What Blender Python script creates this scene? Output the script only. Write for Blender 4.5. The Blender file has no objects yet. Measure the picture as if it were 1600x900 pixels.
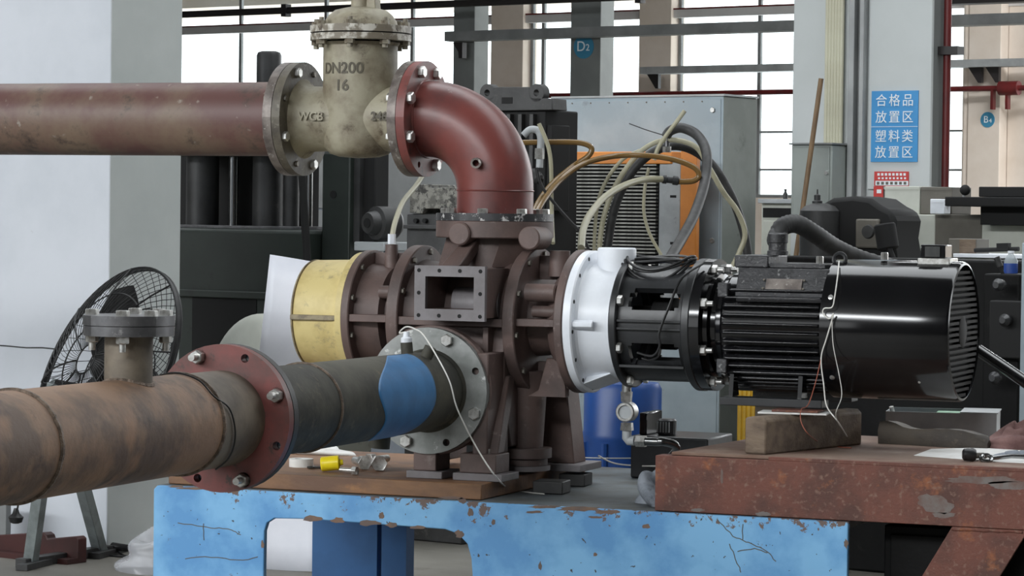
import bpy, math, random
from mathutils import Vector, Matrix
random.seed(7)
pi = math.pi
scene = bpy.context.scene
COL = scene.collection

# ------------------------------------------------------------------ camera
FPX = 4500.0; YAW = math.radians(22.0); PIT = math.atan((450-333)/FPX); ROL = 0.0125; CAMH = 1.4
_r0 = Vector((math.cos(YAW), math.sin(YAW), 0)); _f0 = Vector((-math.sin(YAW), math.cos(YAW), 0)); _u0 = Vector((0, 0, 1))
_fw = math.cos(PIT)*_f0 - math.sin(PIT)*_u0; _u1 = math.cos(PIT)*_u0 + math.sin(PIT)*_f0
_R = math.cos(ROL)*_r0 + math.sin(ROL)*_u1; _U = math.cos(ROL)*_u1 - math.sin(ROL)*_r0
CAM = 0.053*_r0 - 8.5*_f0 + Vector((0, 0, CAMH))
cd = bpy.data.cameras.new('camera'); cam = bpy.data.objects.new('camera', cd); COL.objects.link(cam)
cd.sensor_width = 36; cd.lens = FPX/1600*36; cd.clip_end = 300; cd.clip_start = 0.1
mw = Matrix.Identity(4)
for i, v in enumerate((_R, _U, -_fw)):
    for j in range(3): mw[j][i] = v[j]
mw.translation = CAM
cam.matrix_world = mw
scene.camera = cam

BA = math.radians(-13.5)                       # the building (and the gear parked along it) is turned against the test bench
RB = Matrix.Rotation(BA, 4, 'Z'); RBi = RB.inverted()
CB = RBi @ CAM

# ------------------------------------------------------------------ light and exposure
w = bpy.data.worlds.new('sky'); scene.world = w; w.use_nodes = True
bg = w.node_tree.nodes['Background']; bg.inputs[0].default_value = (0.93, 0.97, 1, 1); bg.inputs[1].default_value = 3.2
scene.view_settings.view_transform = 'Standard'; scene.view_settings.look = 'None'
scene.view_settings.exposure = 0.14; scene.view_settings.gamma = 1; scene.view_settings.use_curve_mapping = False

def area(name, loc, tgt, sx, sy, power, col=(1, 1, 1)):
    l = bpy.data.lights.new(name, 'AREA'); l.shape = 'RECTANGLE'; l.size = sx; l.size_y = sy; l.energy = power; l.color = col
    o = bpy.data.objects.new(name, l); COL.objects.link(o); o.location = loc
    o.rotation_euler = (Vector(tgt)-Vector(loc)).to_track_quat('-Z', 'Y').to_euler()
    return o
# clerestory daylight behind the photographer; low rear and overhead lamps are added fill
def barea(name, x, y, z, t, sx, sy, p): area(name, RB @ Vector((x, y, z)), RB @ Vector(t), sx, sy, p, (0.95, 0.98, 1))
barea('clerestory_daylight', -4.0, -15.9, 7.6, (-4.0, 0, 7.6), 25, 1.3, 2500)
barea('low_rear_fill', -3.0, -15.9, 3.4, (-3.0, 0, 3.4), 12, 2.6, 130)  # added low fill lamp behind the viewpoint
for x, y, e, wd in ((-3.0, 4.0, 240, 5.0), (-3.0, 14.0, 260, 1.6), (-3.0, 24.0, 500, 1.6), (-3.0, 35.0, 5000, 1.6)):
    barea('overhead_fill', x, y, 9.4, (x, y, 0), 24, wd, e)  # unseen overhead fill strips, added; the last brightens the far columns

# ------------------------------------------------------------------ placing helpers: where a sight line meets a real plane of the place
def ray(px, py): return _fw*FPX + _R*(px-800) - _U*(py-450)
def PY(px, py, Y=0.0):
    d = ray(px, py); return CAM + d*((Y-CAM.y)/d.y)
def PX(px, py, X=0.0):
    d = ray(px, py); return CAM + d*((X-CAM.x)/d.x)
def PZ(px, py, Z=0.0):
    d = ray(px, py); return CAM + d*((Z-CAM.z)/d.z)
def PD(px, py, D):
    return CAM + ray(px, py)*(D/FPX)
def PB(px, py, Y):                              # same, in the building's own axes
    d = RBi.to_3x3() @ ray(px, py); return CB + d*((Y-CB.y)/d.y)

# ------------------------------------------------------------------ mesh building
class MB:
    def __init__(s, M=None): s.v = []; s.f = []; s.M = M
    def add(s, vs, fs):
        b = len(s.v)
        s.v += [(s.M @ Vector(v)) if s.M else Vector(v) for v in vs]
        s.f += [[b+i for i in f] for f in fs]
        return s
    def box(s, x0, x1, y0, y1, z0, z1):
        return s.add([(x0,y0,z0),(x1,y0,z0),(x1,y1,z0),(x0,y1,z0),(x0,y0,z1),(x1,y0,z1),(x1,y1,z1),(x0,y1,z1)],
                     [(0,3,2,1),(4,5,6,7),(0,1,5,4),(1,2,6,5),(2,3,7,6),(3,0,4,7)])
    def obox(s, c, size, ex=(1,0,0), ez=(0,0,1)):
        ex = Vector(ex).normalized(); ez = Vector(ez); ez = (ez-ez.dot(ex)*ex).normalized(); ey = ez.cross(ex); c = Vector(c)
        vs = [c+ex*(a*size[0]/2)+ey*(b*size[1]/2)+ez*(d*size[2]/2) for d in (-1,1) for a, b in ((-1,-1),(1,-1),(1,1),(-1,1))]
        return s.add(vs, [(0,3,2,1),(4,5,6,7),(0,1,5,4),(1,2,6,5),(2,3,7,6),(3,0,4,7)])
    def lathe(s, prof, o, ax, n=40, cap=True, loop=False, squash=None):
        ax = Vector(ax).normalized(); o = Vector(o)
        h = Vector((0,0,1)) if abs(ax.z) < .9 else Vector((1,0,0))
        e1 = h.cross(ax).normalized(); e2 = ax.cross(e1)
        vs = []
        for t, r in prof:
            for k in range(n):
                a = 2*pi*k/n; vs.append(o+ax*t+(e1*math.cos(a)+e2*math.sin(a))*r)
        fs = []; m = len(prof)
        for i in range(m if loop else m-1):
            j = (i+1) % m
            for k in range(n):
                k2 = (k+1) % n; fs.append((i*n+k, i*n+k2, j*n+k2, j*n+k))
        if cap and not loop:
            fs.append(tuple(range(n-1, -1, -1))); fs.append(tuple((m-1)*n+k for k in range(n)))
        return s.add(vs, fs)
    def cyl(s, p, q, r, n=24, r2=None):
        p = Vector(p); q = Vector(q); return s.lathe([(0, r), ((q-p).length, r if r2 is None else r2)], p, q-p, n)
    def pipe(s, p, q, ro, ri, n=24):
        p = Vector(p); q = Vector(q); L = (q-p).length
        return s.lathe([(0, ri), (0, ro), (L, ro), (L, ri)], p, q-p, n, loop=True)
    def tube(s, pts, r, n=8, closed=False):
        pts = [Vector(p) for p in pts]; m = len(pts); vs = []; prev = None
        for i, p in enumerate(pts):
            if closed: t = pts[(i+1) % m]-pts[i-1]
            else: t = pts[min(i+1, m-1)]-pts[max(i-1, 0)]
            t.normalize()
            if prev is None:
                h = Vector((0,0,1)) if abs(t.z) < .9 else Vector((1,0,0)); e1 = h.cross(t).normalized()
            else: e1 = (prev-prev.dot(t)*t).normalized()
            prev = e1; e2 = t.cross(e1)
            rr = r[i] if isinstance(r, (list, tuple)) else r
            vs += [p+(e1*math.cos(2*pi*k/n)+e2*math.sin(2*pi*k/n))*rr for k in range(n)]
        fs = []
        for i in range(m if closed else m-1):
            j = (i+1) % m
            for k in range(n):
                k2 = (k+1) % n; fs.append((i*n+k, i*n+k2, j*n+k2, j*n+k))
        if not closed: fs.append(tuple(range(n-1, -1, -1))); fs.append(tuple((m-1)*n+k for k in range(n)))
        return s.add(vs, fs)
    def prism(s, poly, ext):
        poly = [Vector(p) for p in poly]; ext = Vector(ext); n = len(poly)
        nrm = Vector((0,0,0))
        for i in range(n): nrm += poly[i].cross(poly[(i+1) % n])
        if nrm.dot(ext) > 0: poly.reverse()
        return s.add(poly+[p+ext for p in poly], [tuple(range(n)), tuple(range(2*n-1, n-1, -1))]+[(i+n, (i+1) % n+n, (i+1) % n, i) for i in range(n)])
    def sphere(s, c, r, n=14, sc=(1,1,1)):
        c = Vector(c); vs = []; fs = []
        for i in range(n//2+1):
            a = pi*i/(n//2)
            for k in range(n):
                b = 2*pi*k/n; vs.append(c+Vector((math.sin(a)*math.cos(b)*sc[0], math.sin(a)*math.sin(b)*sc[1], math.cos(a)*sc[2]))*r)
        for i in range(n//2):
            for k in range(n):
                fs.append((i*n+k, (i+1)*n+k, (i+1)*n+(k+1) % n, i*n+(k+1) % n))
        return s.add(vs, fs)
    def flange(s, o, ax, ri, ro, t, n, bc, hr, ph=0.0, m=6):
        """a flat ring with n real bolt holes"""
        ax = Vector(ax).normalized(); o = Vector(o)
        h = Vector((0,0,1)) if abs(ax.z) < .9 else Vector((1,0,0))
        e1 = h.cross(ax).normalized(); e2 = ax.cross(e1)
        per = [(-1+2*i/m, -1) for i in range(m)]+[(1, -1+2*i/m) for i in range(m)]+[(1-2*i/m, 1) for i in range(m)]+[(-1, 1-2*i/m) for i in range(m)]
        K = len(per)
        for q in range(n):
            th = ph+2*pi*q/n; c = e1*math.cos(th)*bc+e2*math.sin(th)*bc
            rad = e1*math.cos(th)+e2*math.sin(th); tan = -e1*math.sin(th)+e2*math.cos(th)
            B = []; H = []
            for u, v in per:
                r = bc+v*((ro-bc) if v > 0 else (bc-ri)); a = th+u*pi/n
                B.append((e1*math.cos(a)+e2*math.sin(a))*r)
                g = math.atan2(v, u); H.append(c+(tan*math.cos(g)+rad*math.sin(g))*hr)
            vs = [o+p for p in B]+[o+p for p in H]+[o+ax*t+p for p in B]+[o+ax*t+p for p in H]
            fs = []
            for k in range(K):
                k2 = (k+1) % K
                fs += [(k, K+k, K+k2, k2), (2*K+k, 2*K+k2, 3*K+k2, 3*K+k), (K+k, 3*K+k, 3*K+k2, K+k2)]
                if per[k][1] == per[k2][1] and abs(per[k][1]) == 1: fs.append((k, k2, 2*K+k2, 2*K+k))
            s.add(vs, fs)
        return s
    def mesh(s, name, mat, off=(0,0,0), smooth=32):
        me = bpy.data.meshes.new(name); o = Vector(off)
        me.from_pydata([tuple(v-o) for v in s.v], [], s.f); me.validate()
        import bmesh
        b = bmesh.new(); b.from_mesh(me); bmesh.ops.recalc_face_normals(b, faces=b.faces); b.to_mesh(me); b.free()
        if smooth:
            for p in me.polygons: p.use_smooth = True
            me.set_sharp_from_angle(angle=math.radians(smooth))
        if mat: me.materials.append(mat)
        return me
    def lo(s):
        n = len(s.v); xs = [v.x for v in s.v]; ys = [v.y for v in s.v]; zs = [v.z for v in s.v]
        return Vector(((min(xs)+max(xs))/2, (min(ys)+max(ys))/2, min(zs)))

OFF = {}
def thing(name, label, cat, loc=(0,0,0), group=None):
    o = bpy.data.objects.new(name, None); COL.objects.link(o); o.location = loc; o.empty_display_size = .1
    o['label'] = label; o['category'] = cat
    if group: o['group'] = group
    OFF[o.name] = Vector(loc); return o
def bevel(o, wd):
    m = o.modifiers.new('bevel', 'BEVEL'); m.width = wd; m.segments = 2; m.limit_method = 'ANGLE'; m.angle_limit = math.radians(40)
def part(name, mb, mat, parent, bev=0, smooth=32, label=None):
    off = OFF[parent.name]
    o = bpy.data.objects.new(name, mb.mesh(name, mat, off, smooth)); COL.objects.link(o); o.parent = parent; OFF[o.name] = off
    if bev: bevel(o, bev)
    if label: o['label'] = label
    return o
def single(name, mb, mat, label, cat, bev=0, smooth=32, group=None):
    lo = mb.lo(); o = bpy.data.objects.new(name, mb.mesh(name, mat, lo, smooth)); COL.objects.link(o); o.location = lo; OFF[o.name] = lo
    o['label'] = label; o['category'] = cat
    if group: o['group'] = group
    if bev: bevel(o, bev)
    return o
def struct(name, mb, mat, bev=0, label=None):
    lo = mb.lo(); o = bpy.data.objects.new(name, mb.mesh(name, mat, lo, 32)); COL.objects.link(o); o.location = lo; OFF[o.name] = lo
    o['kind'] = 'structure'
    if label: o['label'] = label
    if bev: bevel(o, bev)
    return o
def inst(name, me, parent, pos, ax=None, spin=0.0):
    """one more piece that shares mesh data ME (modelled along +Z)"""
    o = bpy.data.objects.new(name, me); COL.objects.link(o); o.parent = parent
    o.location = Vector(pos)-OFF[parent.name]
    if ax is not None:
        q = Vector(ax).normalized().to_track_quat('Z', 'Y'); o.rotation_euler = (q.to_matrix() @ Matrix.Rotation(spin, 3, 'Z')).to_euler()
    OFF[o.name] = Vector(pos); return o
def smoothpath(pts, sub=8):
    P = [Vector(p) for p in pts]; out = []
    for i in range(len(P)-1):
        a = P[max(i-1, 0)]; b = P[i]; c = P[i+1]; d = P[min(i+2, len(P)-1)]
        for k in range(sub):
            t = k/sub; out.append(.5*((2*b)+(c-a)*t+(2*a-5*b+4*c-d)*t*t+(3*b-a-3*c+d)*t**3))
    out.append(P[-1]); return out
def ring_pts(o, ax, r, n, ph=0.0):
    ax = Vector(ax).normalized(); h = Vector((0,0,1)) if abs(ax.z) < .9 else Vector((1,0,0))
    e1 = h.cross(ax).normalized(); e2 = ax.cross(e1); o = Vector(o)
    return [o+(e1*math.cos(ph+2*pi*k/n)+e2*math.sin(ph+2*pi*k/n))*r for k in range(n)]
def text_mesh(txt, size, ext, mat, align='CENTER', fn=None, bold=0.0):
    c = bpy.data.curves.new('lettering', 'FONT'); c.body = txt; c.size = size; c.extrude = ext; c.align_x = align; c.align_y = 'CENTER'; c.offset = bold
    o = bpy.data.objects.new('lettering', c); COL.objects.link(o)
    dg = bpy.context.evaluated_depsgraph_get(); dg.update()
    me = bpy.data.meshes.new_from_object(o.evaluated_get(dg)); bpy.data.objects.remove(o); bpy.data.curves.remove(c)
    if fn:
        for v in me.vertices: v.co = fn(v.co.copy())
    me.materials.clear(); me.materials.append(mat); return me
def mesh_part(name, me, parent):
    o = bpy.data.objects.new(name, me); COL.objects.link(o); o.parent = parent; OFF[o.name] = OFF[parent.name]
    me.transform(Matrix.Translation(-OFF[parent.name])); return o

# ------------------------------------------------------------------ materials
def lin(c):
    return tuple(((x/255)/12.92 if x/255 <= .04045 else ((x/255+.055)/1.055)**2.4) for x in c)+(1,)
def mat(name, c1, c2=None, c3=None, s2=4.0, t2=(.42, .62), s3=14.0, t3=(.62, .68), rough=.5, rough2=None, metal=0.0, bump=0.0, bs=40.0, stretch=(1,1,1), coat=0.0, spec=.5, zedge=None, c4=None, s4=30.0, t4=(.70,.74)):
    m = bpy.data.materials.new(name); m.use_nodes = True; nt = m.node_tree; N = nt.nodes; L = nt.links
    b = N['Principled BSDF']; b.inputs['Roughness'].default_value = rough; b.inputs['Metallic'].default_value = metal
    b.inputs['Coat Weight'].default_value = coat; b.inputs['Specular IOR Level'].default_value = spec
    b.inputs['Base Color'].default_value = lin(c1)
    tc = N.new('ShaderNodeTexCoord'); mp = N.new('ShaderNodeMapping'); mp.inputs['Scale'].default_value = stretch
    L.new(tc.outputs['Object'], mp.inputs['Vector'])
    def noise(sc, det=6, rg=.6):
        n = N.new('ShaderNodeTexNoise'); n.inputs['Scale'].default_value = sc; n.inputs['Detail'].default_value = det; n.inputs['Roughness'].default_value = rg
        L.new(mp.outputs[0], n.inputs['Vector']); return n.outputs['Fac']
    def ramp(f, t):
        r = N.new('ShaderNodeMapRange'); r.inputs['From Min'].default_value = t[0]; r.inputs['From Max'].default_value = t[1]; L.new(f, r.inputs['Value']); return r.outputs[0]
    cur = None
    def mix(f, a, col):
        x = N.new('ShaderNodeMix'); x.data_type = 'RGBA'; L.new(f, x.inputs[0])
        if a is None: x.inputs[6].default_value = lin(c1)
        else: L.new(a, x.inputs[6])
        x.inputs[7].default_value = lin(col); return x.outputs[2]
    if c2: 
        f2 = ramp(noise(s2), t2); cur = mix(f2, cur, c2)
    if c3:
        f3 = ramp(noise(s3, 8, .7), t3)
        if zedge:                              # paint worn along an edge of the thing: (z of the edge, reach)
            sp = N.new('ShaderNodeSeparateXYZ'); L.new(tc.outputs['Object'], sp.inputs[0])
            mr = N.new('ShaderNodeMapRange'); L.new(sp.outputs[2], mr.inputs['Value']); mr.inputs['From Min'].default_value = zedge[0]-zedge[1]; mr.inputs['From Max'].default_value = zedge[0]
            mr.inputs['To Min'].default_value = 0; mr.inputs['To Max'].default_value = .16
            ad = N.new('ShaderNodeMath'); ad.operation = 'ADD'; L.new(noise(s3, 8, .7), ad.inputs[0]); L.new(mr.outputs[0], ad.inputs[1])
            f3 = ramp(ad.outputs[0], t3)
        cur = mix(f3, cur, c3)
        if rough2 is not None:
            rr = N.new('ShaderNodeMapRange'); L.new(f3, rr.inputs['Value']); rr.inputs['To Min'].default_value = rough; rr.inputs['To Max'].default_value = rough2; L.new(rr.outputs[0], b.inputs['Roughness'])
    if c4: cur = mix(ramp(noise(s4, 3, .5), t4), cur, c4)
    if cur: L.new(cur, b.inputs['Base Color'])
    if bump:
        bp = N.new('ShaderNodeBump'); bp.inputs['Strength'].default_value = bump; bp.inputs['Distance'].default_value = .01
        L.new(noise(bs, 5, .6), bp.inputs['Height']); L.new(bp.outputs[0], b.inputs['Normal'])
    return m
def emit_free_glass(name):
    m = bpy.data.materials.new(name); m.use_nodes = True; nt = m.node_tree; N = nt.nodes; L = nt.links; N.remove(N['Principled BSDF'])
    t = N.new('ShaderNodeBsdfTransparent'); t.inputs[0].default_value = (.92, .95, .95, 1); g = N.new('ShaderNodeBsdfGlossy'); g.inputs['Roughness'].default_value = .05
    x = N.new('ShaderNodeMixShader'); x.inputs[0].default_value = .07; L.new(t.outputs[0], x.inputs[1]); L.new(g.outputs[0], x.inputs[2])
    L.new(x.outputs[0], N['Material Output'].inputs[0]); return m
def clear_plastic(name, col, a=.5, rough=.15):
    m = mat(name, col, rough=rough); m.node_tree.nodes['Principled BSDF'].inputs['Alpha'].default_value = a; return m

m_floor = mat('concrete_floor', (128,125,117), (102,99,92), (78,74,68), s2=.8, s3=3, t3=(.58,.75), rough=.6, bump=.15, bs=30)
m_wallw = mat('white_plaster', (206,210,217), (195,200,207), (150,150,148), s2=1.3, s3=9, t3=(.70,.76), rough=.85, bump=.05, bs=25)
m_colshade = mat('shaded_white_plaster', (200,205,203), (190,196,194), (120,122,120), s2=1.5, s3=9, t3=(.72,.78), rough=.85)
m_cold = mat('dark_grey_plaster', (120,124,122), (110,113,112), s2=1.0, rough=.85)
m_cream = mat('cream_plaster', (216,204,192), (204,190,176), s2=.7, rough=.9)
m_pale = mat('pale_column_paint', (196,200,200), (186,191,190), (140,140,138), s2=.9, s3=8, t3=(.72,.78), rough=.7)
m_steelg = mat('grey_steel_paint', (128,130,130), (112,114,114), s2=2, rough=.6)
m_tray = mat('galvanised_tray', (170,172,172), (150,152,152), s2=2, rough=.5, metal=.3)
m_darkpipe = mat('dark_pipe_paint', (38,34,34), rough=.5)
m_redpipe = mat('red_fire_pipe', (98,26,26), (78,24,24), s2=3, rough=.5)
m_glass = emit_free_glass('window_glass')
m_inpipe = mat('oxide_primer_pipe', (94,64,60), (118,100,84), (58,46,44), s2=4.5, t2=(.44,.66), s3=9, t3=(.54,.70), rough=.5, bump=.1, bs=30, c4=(142,132,122), s4=26, t4=(.68,.76))
m_elbow = mat('red_oxide_primer', (116,60,55), (88,52,50), (150,132,126), s2=5, t2=(.42,.66), s3=15, t3=(.66,.76), rough=.36, bump=.05, bs=40)
m_redfl = mat('red_oxide_flange', (124,68,64), (96,64,60), (74,58,54), s2=9, s3=22, t3=(.58,.66), rough=.45, bump=.05)
m_valve = mat('weathered_cast_steel', (156,150,130), (118,108,90), (74,60,46), s2=9, t2=(.42,.64), s3=16, t3=(.56,.70), rough=.55, bump=.12, bs=50)
m_valvew = mat('chipped_flange_rim', (196,192,182), (120,112,98), (80,70,60), s2=22, t2=(.45,.55), s3=35, t3=(.58,.63), rough=.5, bump=.15, bs=60)
m_letter = mat('cast_lettering', (92,86,72), (76,70,58), s2=30, rough=.6)
m_rim = mat('worn_grey_rim', (128,120,114), (92,84,80), (170,166,160), s2=20, s3=30, t3=(.58,.64), rough=.45, metal=.3)
m_cast = mat('brown_cast_iron', (102,84,79), (80,68,65), (122,108,104), s2=7, t2=(.4,.65), s3=26, t3=(.60,.72), rough=.55, bump=.10, bs=90)
m_castg = mat('machined_grey_frame', (122,118,120), (108,103,104), s2=10, rough=.5, bump=.05, bs=90)
m_rimk = mat('black_chipped_rim', (58,58,60), (48,48,50), (186,184,182), s2=20, s3=26, t3=(.54,.58), rough=.4, bump=.1)
m_yel = mat('yellow_painted_cover', (212,194,134), (190,170,112), (136,124,100), s2=7, s3=11, t3=(.58,.72), rough=.5, bump=.04)
m_yrib = mat('dirty_yellow_rib', (150,138,112), (110,100,84), s2=30, rough=.6)
m_white = mat('white_gloss_paint', (232,236,242), (222,226,232), s2=9, rough=.32)
m_blk = mat('black_gloss_paint', (13,13,15), (18,18,20), s2=6, rough=.13, spec=.6)
m_blk2 = mat('black_satin_paint', (44,45,47), (32,33,34), (72,72,72), s2=7, s3=20, t3=(.62,.70), rough=.36, bump=.05)
m_blkfin = mat('black_fin_paint', (20,20,22), (30,30,32), (76,76,78), s2=30, s3=45, t3=(.60,.68), rough=.2, bump=.06, bs=80)
m_tbox = mat('dusty_black_casting', (58,58,60), (40,40,42), (120,120,120), s2=30, t2=(.4,.6), s3=60, t3=(.58,.66), rough=.42, bump=.2, bs=120)
m_dark = mat('matt_black', (16,16,16), rough=.8)
m_bolt = mat('zinc_bolt', (205,205,202), (165,163,158), s2=60, rough=.32, metal=.75)
m_boltd = mat('dull_bolt', (120,116,108), (90,84,76), s2=60, rough=.45, metal=.6)
m_boltv = mat('painted_bolt', (140,134,118), (98,88,74), s2=60, rough=.5)
m_rust = mat('brown_rust_pipe', (142,112,88), (100,80,66), (62,50,44), s2=4.0, t2=(.44,.58), s3=5, t3=(.56,.68), c4=(148,114,88), s4=7, t4=(.58,.72), rough=.62, bump=.2, bs=40)
m_rust2 = mat('dusty_grey_brown_pipe', (120,110,96), (88,80,70), (134,116,96), s2=6, s3=10, t3=(.58,.75), rough=.6, bump=.15, bs=40)
m_olive = mat('grey_green_mill_pipe', (84,82,72), (58,57,52), (116,106,88), s2=5, t2=(.42,.6), s3=14, t3=(.58,.74), rough=.62, spec=.3, bump=.12, bs=50)
m_weld = mat('weld_bead', (128,112,98), (88,76,66), s2=60, rough=.5, metal=.3, bump=.8, bs=140)
m_bpaint = mat('blue_paint_patch', (64,122,172), (54,106,152), (92,130,150), s2=8, s3=26, t3=(.70,.78), rough=.42)
m_galv = mat('scuffed_galvanised_flange', (148,150,148), (122,125,122), (205,206,204), s2=9, s3=16, t3=(.60,.66), rough=.42, metal=.45, bump=.05)
m_steel = mat('machined_steel_disc', (120,120,122), (98,98,100), (150,150,150), s2=14, s3=40, t3=(.6,.7), rough=.35, metal=.7)
m_bench = mat('chipped_blue_bench_paint', (124,180,222), (92,150,202), (108,92,86), s2=3.4, t2=(.45,.60), s3=15, t3=(.69,.705), rough=.4, rough2=.7, bump=.04, zedge=(.593,.09), c4=(60,62,66), s4=62, t4=(.715,.73))
m_benchtop = mat('grimy_bench_top', (96,104,108), (76,78,76), (70,120,160), s2=5, s3=8, t3=(.66,.72), rough=.55, bump=.1)
m_benchin = mat('shaded_bench_blue', (58,112,170), (50,98,150), s2=4, rough=.5)  # darker copy of the bench blue, inner shade put into the colour
m_plank = mat('rusted_steel_plank', (132,96,66), (104,76,58), (158,112,70), s2=8, s3=18, t3=(.58,.72), rough=.6, bump=.15, stretch=(.5,1,1))
m_rframe = mat('rusted_channel', (112,68,56), (86,56,48), (160,98,58), s2=7, t2=(.42,.62), s3=9, t3=(.57,.72), c4=(132,104,90), s4=70, t4=(.56,.78), rough=.7, bump=.25, bs=120)
m_rgrey = mat('bare_primer_patch', (112,104,100), (104,82,74), s2=24, rough=.6, bump=.1)
m_rtop = mat('dusty_rusted_deck', (128,106,92), (108,80,66), (140,122,108), s2=6, s3=15, t3=(.56,.7), rough=.75, bump=.12)
m_wood = mat('weathered_timber', (120,104,88), (92,78,66), (70,60,52), s2=6, t2=(.4,.62), s3=20, t3=(.6,.72), rough=.75, bump=.3, bs=30, stretch=(1,4,4))
m_woodd = mat('dark_oiled_timber', (74,66,56), (56,50,44), (96,86,72), s2=8, s3=18, t3=(.6,.72), rough=.7, bump=.3, bs=30)
m_paper = mat('white_paper', (226,226,224), (210,208,204), s2=8, rough=.8)
m_sheet = mat('white_plastic_sheet', (226,228,236), (216,219,228), s2=2.4, rough=.45, bump=.06, bs=9)
m_green = mat('dark_green_machine_paint', (36,44,39), (29,36,32), (24,27,25), s2=3, s3=9, t3=(.6,.72), rough=.5)
m_chrome = mat('ground_steel_column', (150,150,150), (110,112,112), s2=9, rough=.18, metal=.95, stretch=(1,1,.1))
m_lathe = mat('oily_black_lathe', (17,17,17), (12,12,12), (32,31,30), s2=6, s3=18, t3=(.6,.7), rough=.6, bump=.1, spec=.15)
m_dkgrey = mat('dark_grey_machine', (56,56,56), (42,42,42), (76,74,70), s2=6, s3=18, t3=(.6,.7), rough=.5, bump=.1)
m_speck = mat('oily_speckled_casting', (128,126,118), (86,84,78), (46,44,40), s2=30, t2=(.45,.55), s3=26, t3=(.52,.58), rough=.5, bump=.3, bs=60)
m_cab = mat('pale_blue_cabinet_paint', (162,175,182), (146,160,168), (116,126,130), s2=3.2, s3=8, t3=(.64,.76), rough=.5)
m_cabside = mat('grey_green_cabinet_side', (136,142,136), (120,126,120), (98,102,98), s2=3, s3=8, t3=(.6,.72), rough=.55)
m_orange = mat('orange_cooler_frame', (214,134,52), (196,118,44), s2=6, rough=.45)
m_slat = mat('grey_cooler_fin', (150,150,144), (120,120,114), s2=30, rough=.45, metal=.4)
m_lgrey = mat('light_grey_steel', (172,176,178), (150,154,156), (110,112,112), s2=6, s3=18, t3=(.66,.74), rough=.5)
m_rub = mat('black_rubber_hose', (40,40,40), (58,58,58), s2=20, rough=.55)
m_amber = clear_plastic('amber_plastic_hose', (118,92,52), .9, .22)
m_clear = clear_plastic('clear_plastic_hose', (176,172,146), .75, .32)
m_wirew = mat('white_wire', (214,212,206), rough=.5)
m_wireb = mat('black_cable', (24,24,25), (36,36,37), s2=30, rough=.4)
m_wirec = mat('copper_wire', (150,84,66), rough=.5)
m_yellow = mat('yellow_plastic', (236,214,34), (222,198,24), s2=20, rough=.35)
m_rag = mat('grey_cotton_rag', (140,146,154), (112,118,126), (86,90,98), s2=14, s3=30, t3=(.58,.7), rough=.9, bump=.4, bs=70)
m_pinkrag = mat('dusty_red_glove', (134,104,100), (112,84,82), s2=14, rough=.9, bump=.4, bs=70)
m_sign = mat('blue_sign_vinyl', (62,146,204), (58,138,196), s2=3, rough=.45)
m_signw = mat('white_sign_vinyl', (226,232,236), rough=.5)
m_signr = mat('red_sign_vinyl', (196,58,54), rough=.5)
m_mark = mat('teal_marker_paint', (58,128,160), rough=.6)
m_ebox = mat('grey_electrical_box', (150,156,152), (138,144,140), s2=3, rough=.45)
m_bamboo = mat('brown_broom_stick', (122,98,70), (98,76,54), s2=10, rough=.6, stretch=(4,4,.6))
m_conduit = mat('cream_conduit', (196,194,172), (182,178,156), s2=3, rough=.5)
m_mcream = mat('cream_machine_paint', (196,198,188), (182,184,174), (140,140,130), s2=4, s3=9, t3=(.68,.76), rough=.5)
m_mbrown = mat('brown_grey_panel', (104,100,92), (92,88,80), s2=4, rough=.6)
m_darkred = mat('dark_red_steel', (64,28,26), (50,24,22), s2=6, rough=.5)
m_bag = clear_plastic('clear_plastic_bag', (214,216,222), .38, .2)
m_bottle = clear_plastic('clear_bottle', (190,200,204), .5, .1)
m_blabel = mat('blue_bottle_label', (46,76,150), rough=.4)
m_drum = mat('blue_plastic_drum', (34,78,150), (28,66,128), s2=4, rough=.4)
m_yplas = mat('yellow_corrugated', (214,172,50), (190,150,44), s2=6, rough=.5)
m_wallf = mat('dark_brick_wall', (104,102,98), (92,90,86), s2=.5, rough=.9)  # even dark brick tone on the unseen rear wall, kept dark for contrast
m_ceil = mat('ceiling_sheet', (92,92,90), (82,82,80), s2=.5, rough=.8)
m_red = mat('red_plastic', (178,44,36), rough=.4)
m_vdark = mat('grimy_valve_flange', (98,92,80), (70,64,56), (140,134,122), s2=18, s3=26, t3=(.60,.68), rough=.55, bump=.15)
m_beam = mat('pale_beam_paint', (196,194,192), (184,180,178), s2=.6, rough=.7)
m_flake = mat('flaked_paint_rust', (104,90,84), (122,98,82), s2=30, rough=.75, bump=.2)
m_fanpost = mat('grey_fan_post', (138,146,146), (116,122,122), s2=12, rough=.4, metal=.4)

# ================================================================== THE SETTING (in the building's axes)
def YB(px, py, D): return (RBi @ PD(px, py, D)).y
def PBX(px, py, X):
    d = RBi.to_3x3() @ ray(px, py); return CB + d*((X-CB.x)/d.x)
YD = YB(912, 73, 45); YW = YB(912, 73, 58)
struct('floor', MB(RB).box(-70, 40, -17, YW+.3, -.2, 0), m_floor)
ce = MB(RB)
for y0, y1 in ((-17, 1.5), (6.5, 13.2), (14.8, 23.2), (24.8, 34.2), (35.8, YW+.3)): ce.box(-70, 40, y0, y1, 9.6, 9.8)
for y, hw in ((4, 2.5), (14, .8), (24, .8), (35, .8)): ce.box(-70, -15, y-hw, y+hw, 9.6, 9.8).box(12, 40, y-hw, y+hw, 9.6, 9.8)
struct('ceiling', ce, m_ceil)
wr = MB(RB).box(-70, 40, -17, -16.7, 0, 2.1).box(-70, 40, -17, -16.7, 4.7, 6.3).box(-70, 40, -17, -16.7, 8.9, 9.6)
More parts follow.
